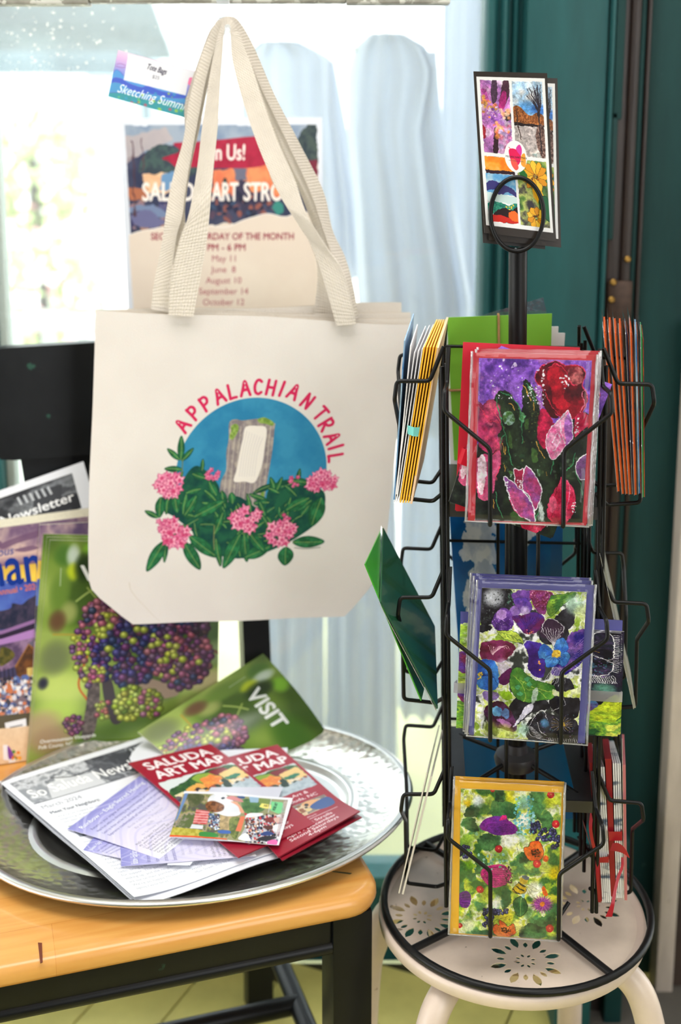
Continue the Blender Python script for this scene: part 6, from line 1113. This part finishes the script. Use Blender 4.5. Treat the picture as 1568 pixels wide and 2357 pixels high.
for k, q in enumerate(((1068, 789, 1342, 802, 1320, 1190, 1049, 1183), (1070, 793, 1338, 806, 1316, 1190, 1052, 1186))):
    P = frame(fplane(.905), q); nn = fplane(.905)[1]; P = [p-nn*(.0200+.002*k) for p in P]; e = root('red_envelope', (P[2]+P[3])/2, ('bare red envelope at the back of the top front pocket', 'second bare red envelope behind the first at the back of the top front pocket')[k], 'envelope', 'bare red envelopes'); MB().sheet(*P, .0016, 2, 2).build('envelope_body', RED, e)
# -- middle pocket: pansy cards
pl = fplane(.682); G2 = 'sleeved pansy cards in the middle pocket'
sleeved(pl, (1110, 1353, 1351, 1363, 1330, 1710, 1091, 1694), (1099, 1336, 1370, 1348, 1347, 1712, 1080, 1692), (1096, 1334, 1374, 1345, 1353, 1716, 1073, 1694), PAN, PUR, 'sleeved pansy card at the very front of the middle rack pocket', 'greeting card', G2)
sleeved(pl, None, (1092, 1330, 1364, 1340, 1343, 1706, 1074, 1690), (1089, 1327, 1367, 1338, 1346, 1708, 1070, 1692), PAN, PUR, 'sleeved violet envelope card second in the middle rack pocket', 'greeting card', G2, .0044)
sleeved(pl, None, (1086, 1325, 1361, 1336, 1340, 1704, 1069, 1688), (1083, 1322, 1364, 1334, 1343, 1706, 1066, 1690), PAN, PUR, 'sleeved violet envelope card third in the middle rack pocket', 'greeting card', G2, .0088)
CLEARB = film('clear_elastic_band', (226, 222, 230), .08, .2, .2, 60, opac=.30)
bundle(pl, (1060, 1446, 1435, 1466, 1426, 1708, 1050, 1686), 4, PAN2, PUR, (1062, 1420, 1441, 1441, 1431, 1706, 1053, 1684), (.56, .66), CLEARB, 'wide bundle of pansy cards with violet envelopes behind the sleeved ones', .0130)
# -- bottom pocket: garden floral cards
pl = fplane(.466); G3 = 'sleeved garden cards in the bottom pocket'
sleeved(pl, (1061, 1815, 1293, 1825, 1283, 2164, 1056, 2148), (1048, 1797, 1299, 1812, 1287, 2165, 1036, 2150), (1043, 1793, 1303, 1808, 1289, 2167, 1031, 2150), FLO, YEL, 'sleeved garden flower card with a bee at the front of the bottom rack pocket', 'greeting card', G3)
sleeved(pl, None, (1048, 1792, 1301, 1805, 1290, 2158, 1036, 2144), (1044, 1790, 1305, 1804, 1294, 2162, 1033, 2146), FLO, YEL, 'sleeved yellow envelope card behind the garden flower card with the bee', 'greeting card', G3, .0044)

def edgecard(name, FB, FT, BT, Yf, Yb, th, mats, label, cat, group=None, parent=None, pname='card', sleeve=None, dY=0):
    """a card seen on edge in a side pocket: front-bottom, front-top, back-top corners"""
    a, b, c = PY(FB[0], FB[1], Yf), PY(FT[0], FT[1], Yf), PY(BT[0], BT[1], Yb); d = a+c-b
    if parent is None: parent = root(name, (a+d)/2, label, cat, group)
    mb = MB().sheet(c, b, a, d, th, 1, 1) if (b-c).cross(a-b).x > 0 else MB().sheet(c, b, a, d, th, 1, 1)
    o = mb.build(pname, mats, parent)
    if sleeve:
        n = (d-c).cross(b-c).normalized(); e1 = (b-c).normalized()*.003; e2 = (c-d).normalized()*sleeve
        MB().sheet(c-e1+e2+n*.0006, b+e1+e2+n*.0006, a+e1+n*.0006, d-e1+n*.0006, .0001, 4, 6, lambda u, v: .0005*sin(u*5+v*7), 0, 0).build('sleeve', SLV, parent, smooth='all')
        q0, q1 = b+e1+e2, a+e1; MB().ribbon([q0-n*.0001, q1-n*.0001], [q0+n*.0005, q1+n*.0005], .0002).build('sleeve_seam', SEAM, parent)
    return parent
YF, YBk = 1.150, 1.272
WH = mat('white_card_stock', (232, 230, 232), .6); BLUE = mat('blue_card', (40, 110, 170), .4, var=.3, vscale=20, col2=(180, 206, 220)); PEACH = mat('peach_card', (232, 196, 160), .5); TEALC = mat('teal_ribbon', (20, 140, 134), .35); TURQ = mat('turquoise_band', (120, 212, 206), .4); PGR = mat('pale_green_card', (190, 206, 150), .5, var=.25, vscale=12, col2=(220, 226, 214))
# left pocket, top tier
edgecard('greeting_card', (906, 1150), (930, 784), (951, 722), YF, YBk, .0012, [BLUE, BLUE], 'pale blue card leaning outermost in the top left pocket', 'greeting card', 'loose cards in the top left pocket')
edgecard('greeting_card', (912, 1138), (944, 796), (960, 746), YF, YBk, .0012, [WH, WH], 'white card just inside the pale blue one in the top left pocket', 'greeting card', 'loose cards in the top left pocket')
b1 = root('card_bundle', PY(930, 1157, 1.2), 'bundle of yellow envelopes and white cards tied with a turquoise band', 'card bundle')
for k in range(3): edgecard('', (907+5*k, 1156), (953+9*k, 812-4*k), (979+9*k, 750-2*k), YF, YBk, .0009, [WH, WH], '', '', parent=b1, pname='card')
for k in range(5): edgecard('', (920+6.2*k, 1157), (975+7*k, 799), (1005+5*k, 735), YF, YBk, .0014, [YEL, YEL], '', '', parent=b1, pname='envelope')
pA = [PY(x, y, YF-.004) for x, y in ((939, 981), (966, 984))]; pB = [PY(x, y, YF-.004) for x, y in ((940, 1001), (962, 1005))]; MB().ribbon([pA[0]+V(0, .10, .01), pA[0]+V(0, .004, 0), (pA[0]+pA[1])/2-V(0, .002, 0), pA[1], pA[1]+V(0, .1, .01)], [pB[0]+V(0, .10, .01), pB[0]+V(0, .004, 0), (pB[0]+pB[1])/2-V(0, .002, 0), pB[1], pB[1]+V(0, .1, .01)], .0006).build('band', TURQ, b1, smooth=60)
MB().ribbon([PY(x, y, Y) for x, y, Y in ((947, 855, 1.235), (943, 915, 1.20), (936, 965, 1.18), (930, 990, 1.17))], [PY(x, y, Y) for x, y, Y in ((953, 858, 1.235), (951, 925, 1.20), (952, 990, 1.18), (942, 1011, 1.17))], .0008).build('ribbon_tail', TEALC, b1, smooth=60)
edgecard('greeting_card', (944, 1159), (1005, 800), (1028, 730), YF, YBk, .0022, [PGR, PEACH], 'peach edged pale green card innermost in the top left pocket', 'greeting card', 'loose cards in the top left pocket')
# right pocket, top tier: eight sleeved cards
ORG = mat('orange_envelope', (234, 100, 36), .45, var=.1, vscale=40); DPU = mat('dark_violet_card', (50, 40, 66), .4, var=.4, vscale=30); GRE = mat('bright_green_envelope', (40, 130, 66), .45); EDG = mat('warm_art_card', (196, 90, 40), .35, var=.6, vscale=55, col2=(40, 26, 50), stretch=(1, 1, 1))
ords = ('leftmost', 'second from left', 'third from left', 'fourth from left', 'fifth from left', 'sixth from left', 'seventh from left', 'rightmost')
for k in range(8):
    fb = 1330+.2121*(432, 481, 522, 560, 597, 617, 662, 702)[k]; ft = 1330+.2121*(282, 338, 400, 450, 522, 568, 622, 684)[k]; bt = 1330+.2121*(266, 325, 380, 434, 484, 536, 600, 655)[k]
    em = (ORG, ORG, ORG, ORG, DPU, ORG, BLUE, GRE)[k]; yb_ = 690+.2121*(2098, 2125, 2125, 2130, 2120, 2135, 2120, 2160)[k]; yt = 690+.2121*(345, 352, 362, 362, 365, 358, 372, 404)[k]
    r_ = edgecard('greeting_card', (fb, yb_-4), (ft, yt), (bt+3, yt-34), YF, YBk, .0016, [em, em], 'sleeved '+('orange', 'orange', 'orange', 'orange', 'dark violet', 'orange', 'slate blue', 'green')[k]+' card standing on edge, '+ords[k]+' in the top right pocket', 'greeting card', 'sleeved cards in the top right pocket', sleeve=.010+.003*(k % 3))
    edgecard('', (fb+4, yb_-4), (ft+5, yt+6), (bt+7, yt-28), YF, YBk, .0008, [EDG, EDG], '', '', parent=r_, pname='card')
# middle tier, left: two green packages; right: one thin clear one
GP = mat('deep_green_folder', (64, 160, 44), .3, coat=.25); GP2 = mat('dark_green_cover', (30, 84, 64), .2, var=.35, vscale=16, coat=.3, col2=(40, 84, 44)); GED = mat('pale_green_edge', (176, 214, 170), .4)
edgecard('card_package', (968, 1613), (838.5, 1299), (877, 1217), 1.135, 1.262, .0012, [GP, GP], 'bright green folded package behind the glossy one in the middle left pocket', 'card package')
edgecard('card_package', (1005, 1632), (874.5, 1386), (880, 1216), 1.128, 1.258, .0016, [GP2, GP2], 'glossy dark green package leaning out of the middle left pocket', 'card package', sleeve=.002)
edgecard('greeting_card', (1459, 1630), (1384, 1285), (1379, 1230), YF-.02, YBk, .0022, [mat('olive_art_card', (90, 100, 60), .3, var=.5, vscale=40), mat('grey_card_edge', (150, 150, 140), .3)], 'single thin olive card leaning in the middle right pocket', 'greeting card', sleeve=.006)
# bottom tier, left: white cards; right: two ribbon tied bundles and a sleeved red card
edgecard('greeting_card', (917, 2056), (982, 1778), (1010, 1668), YF-.01, YBk, .0014, [WH, mat('warm_grey_edge', (206, 198, 188), .5)], 'white card leaning on edge outermost in the bottom left pocket', 'greeting card', 'white cards in the bottom left pocket')
edgecard('greeting_card', (925, 2058), (991, 1786), (1017, 1680), YF-.01, YBk, .0020, [mat('brown_card_back', (110, 66, 56), .5), mat('warm_grey_edge', (206, 198, 188), .5)], 'brown backed card leaning on edge next to the white one, bottom left pocket', 'greeting card', 'white cards in the bottom left pocket')
RIBS = mat('red_ribbon', (158, 10, 30), .4); DRED = mat('deep_red_envelope', (150, 14, 30), .5); PRC = bpy.data.materials.new('printed_white_edges')
PRC.use_nodes = True; n_ = PRC.node_tree.nodes; l_ = PRC.node_tree.links; tc = n_.new('ShaderNodeTexCoord'); mp = n_.new('ShaderNodeMapping'); mp.inputs['Scale'].default_value = (30, 30, 90); l_.new(tc.outputs['Object'], mp.inputs[0]); nz = n_.new('ShaderNodeTexNoise'); nz.inputs['Scale'].default_value = 1; nz.inputs['Detail'].default_value = 4; l_.new(mp.outputs[0], nz.inputs[0]); rp = n_.new('ShaderNodeValToRGB'); e = rp.color_ramp.elements; e[0].position = .36; e[0].color = lin((84, 100, 130)); e[1].position = .46; e[1].color = lin((240, 238, 240)); l_.new(nz.outputs[0], rp.inputs[0]); l_.new(rp.outputs[0], n_['Principled BSDF'].inputs[0])
for bi, (rx, wx, lab) in enumerate((((355, 365, 375, 385, 395, 452, 460, 469, 478, 487), (413, 437, 463, 489, 515, 507, 530, 552, 574, 596), 'red and white ribbon tied card bundle nearest the rack in the bottom right pocket'), ((542, 556, 570, 584, 598, 612, 622, 632, 642, 652), (633, 660, 687, 712, 0, 676, 700, 724, 746, 0), 'red and white ribbon tied card bundle with trailing ribbon in the bottom right pocket'))):
    b2 = root('card_bundle', PY(1400+bi*25, 2080, 1.2), lab, 'card bundle'); yt = 1660+.191*(500, 455)[bi]; yb_ = 1660+.191*(2185, 2130)[bi]
    for k in range(5): ft = 1290+.191*rx[k]; fb = 1290+.191*rx[5+k]; edgecard('', (fb, yb_-3), (ft, yt), (ft-6, yt-46), YF-.015, YBk-.01, .0015, [DRED, DRED], '', '', parent=b2, pname='envelope')
    for k in range(5 if not bi else 4): ft = 1290+.191*wx[k]; fb = 1290+.191*wx[5+k]; yw = yt+10; edgecard('', (fb, yb_), (ft, yw), (ft-10+2*k*-1, yw-52), YF-.015, YBk-.01, .0015, [PRC, PRC], '', '', parent=b2, pname='card')
    by0, by1 = ((1650, 1705), (1330, 1440))[bi]; xa, xb = ((418, 585), (585, 745))[bi]
    q = [PY(1290+.191*x, 1660+.191*y, YF-.019) for x, y in ((xa, by0), (xb, by0-20*(1-bi)), (xa+8, by1), (xb, by1))]; MB().ribbon([q[0]+V(-.001, .06, .008), q[0], q[1], q[1]+V(.001, .06, .008)], [q[2]+V(-.001, .06, .008), q[2], q[3], q[3]+V(.001, .06, .008)], .0004).build('ribbon', RIBS, b2)
    def rb(a, b, Ys): 
        A_, B_ = cr(nums(a), 6), cr(nums(b), 6); Y_ = np.interp(np.linspace(0, 1, len(A_)), np.linspace(0, 1, len(Ys)), Ys); MB().ribbon([PY(1290+.191*p[0], 1660+.191*p[1], y) for p, y in zip(A_, Y_)], [PY(1290+.191*p[0], 1660+.191*p[1], y) for p, y in zip(B_, Y_)], .0004).build('ribbon_tail', RIBS, b2, smooth=60)
    if bi: rb('630 1470 700 1470 780 1530 835 1640', '600 1560 690 1570 770 1600 832 1650', (1.128, 1.124, 1.120, 1.118)); rb('735 1640 730 1750 680 1880 640 2050 610 2200 545 2357', '765 1640 762 1760 715 1890 675 2060 655 2200 625 2357', (1.128, 1.120, 1.112, 1.104, 1.098, 1.095))
    else: rb('360 1100 345 1280 370 1460 425 1640', '400 1100 385 1280 410 1460 470 1640', (1.130, 1.126, 1.126, 1.129)); rb('425 1650 430 1850 445 2050 455 2180', '470 1660 470 1850 480 2050 492 2185', (1.129, 1.126, 1.126, 1.128))
edgecard('greeting_card', (1290+.191*772, 2072), (1290+.191*752, 1760), (1290+.191*738, 1690), YF-.015, YBk-.01, .0030, [mat('rose_card', (190, 90, 100), .35), mat('rose_edge', (206, 120, 126), .35)], 'rose coloured sleeved card outermost in the bottom right pocket', 'greeting card', sleeve=.03)
# back pockets
YBP = 1.312; a_ = radians(-3); bpl = (V(.2, YBP, .92), V(0, -cos(a_), sin(a_)))
def bsheet(name, px, off, mats, label, cat, group=None, th=.0015, pn='front', plane=None):
    p0, nn = plane or bpl; P = [p-nn*off for p in frame((p0, nn), px)]; rt = root(name, (P[2]+P[3])/2, label, cat, group); MB().sheet(*P, th, 2, 2).build(pn, mats, rt); return rt, P, nn
TWINE = mat('jute_twine', (150, 112, 72), .9, var=.2, vscale=200)
rt, P, nn = bsheet('green_envelope', (1029, 731, 1271, 722, 1262, 1055, 1046, 1060), 0, GRN, 'bright green envelope bundle tied with twine in the back pocket', 'envelope')
tx = P[0]+(P[1]-P[0])*.49; tb = P[3]+(P[2]-P[3])*.49; m0 = P[0]+(P[3]-P[0])*.5; m1 = P[1]+(P[2]-P[1])*.5
MB().tube([tx-nn*.003+V(0, 0, .001), tx+V(0, 0, .0015), tx+nn*.0015, tb+nn*.0015], .0014, 8).build('twine', TWINE, rt, smooth=60); MB().tube([m0-nn*.003, m0-V(.0015, 0, 0), m0+nn*.0015, m1+nn*.0015, m1+V(.0015, 0, 0), m1-nn*.003], .0014, 8).build('twine', TWINE, rt, smooth=60)
MB().sheet(*[p-nn*.0018+V(-.004, 0, -.006) for p in P], .002, 1, 1).build('card', [WH, WH], rt)
bsheet('greeting_card', (1040, 752, 1288, 754, 1275, 1010, 1030, 1012), .0055, [WH, WH], 'white card sticking out right of the green envelope in the back pocket', 'greeting card', 'white cards behind the green envelope', .001)
bsheet('greeting_card', (1046, 762, 1304, 770, 1290, 1012, 1036, 1012), .0075, [WH, WH], 'white card sticking out furthest right of the green envelope in the back pocket', 'greeting card', 'white cards behind the green envelope', .001)
cs = film('dark_clear_sleeve', (190, 206, 220), .10, .05, .3, 40, opac=.06)
rt, P, nn = bsheet('empty_sleeve', (1060, 745, 1254, 688, 1300, 900, 1100, 960), .0095, [cs, cs], 'empty clear sleeve poking up behind the green envelope and the pole', 'sleeve', None, .0002, 'film')
CLD = printed('cloud_print', art_cloud(), .3)
bp2 = (V(.2, YBP, .70), V(0, -cos(a_), sin(a_)))
bsheet('greeting_card', (1034, 1172, 1272, 1176, 1258, 1560, 1060, 1556), 0, [CLD, BLUE], 'blue card with white cloud picture in the middle back pocket', 'greeting card', 'blue cards in the back pockets', plane=bp2)
bsheet('greeting_card', (1050, 1160, 1298, 1166, 1290, 1560, 1066, 1552), .003, [mat('plain_blue_card', (20, 96, 164), .35), BLUE], 'plain blue card just behind the cloud picture card', 'greeting card', 'blue cards in the back pockets', plane=bp2)
CYB = mat('bright_blue_folder', (0, 120, 190), .35, var=.12, vscale=6)
bp3 = (V(.2, YBP, .48), V(0, -cos(a_), sin(a_)))
bsheet('blue_folder', (1030, 1700, 1345, 1706, 1340, 1885, 1034, 1885), 0, [CYB, CYB], 'bright blue folder in the bottom back pocket behind the open plate', 'folder', plane=bp3)
# cards and signs in the loop on top of the pole
SGN = printed('sign_print', art_sign(), .25, .5); SBK = mat('dark_card_back', (44, 40, 38), .5)
def sign(px, Yc, mats, label, bend, th=.001):
    P = [PY(px[i], px[i+1], Yc) for i in range(0, 8, 2)]; rt = root('sign_card', (P[2]+P[3])/2, label, 'sign', 'sign cards in the loop'); MB().sheet(*P, th, 6, 20, bend).build('sign_board', mats, rt, smooth=60)
LY = RC.y-.012
sign((1087, 166, 1255, 170, 1281, 556, 1115, 536), LY+.0050, [SGN, SBK], 'front art collection sign card held in the loop on the rack pole', lambda u, v: .012*(1-v)**2)
sign((1112, 176, 1281, 181, 1292, 570, 1126, 552), LY+.0085, [SGN, SBK], 'second art collection sign card showing behind the first', lambda u, v: .006*(1-v)**2)
sign((1105, 408, 1258, 420, 1255, 574, 1112, 559), LY+.0125, [SBK, SBK], 'plain dark backing card behind the two sign cards', lambda u, v: 0)
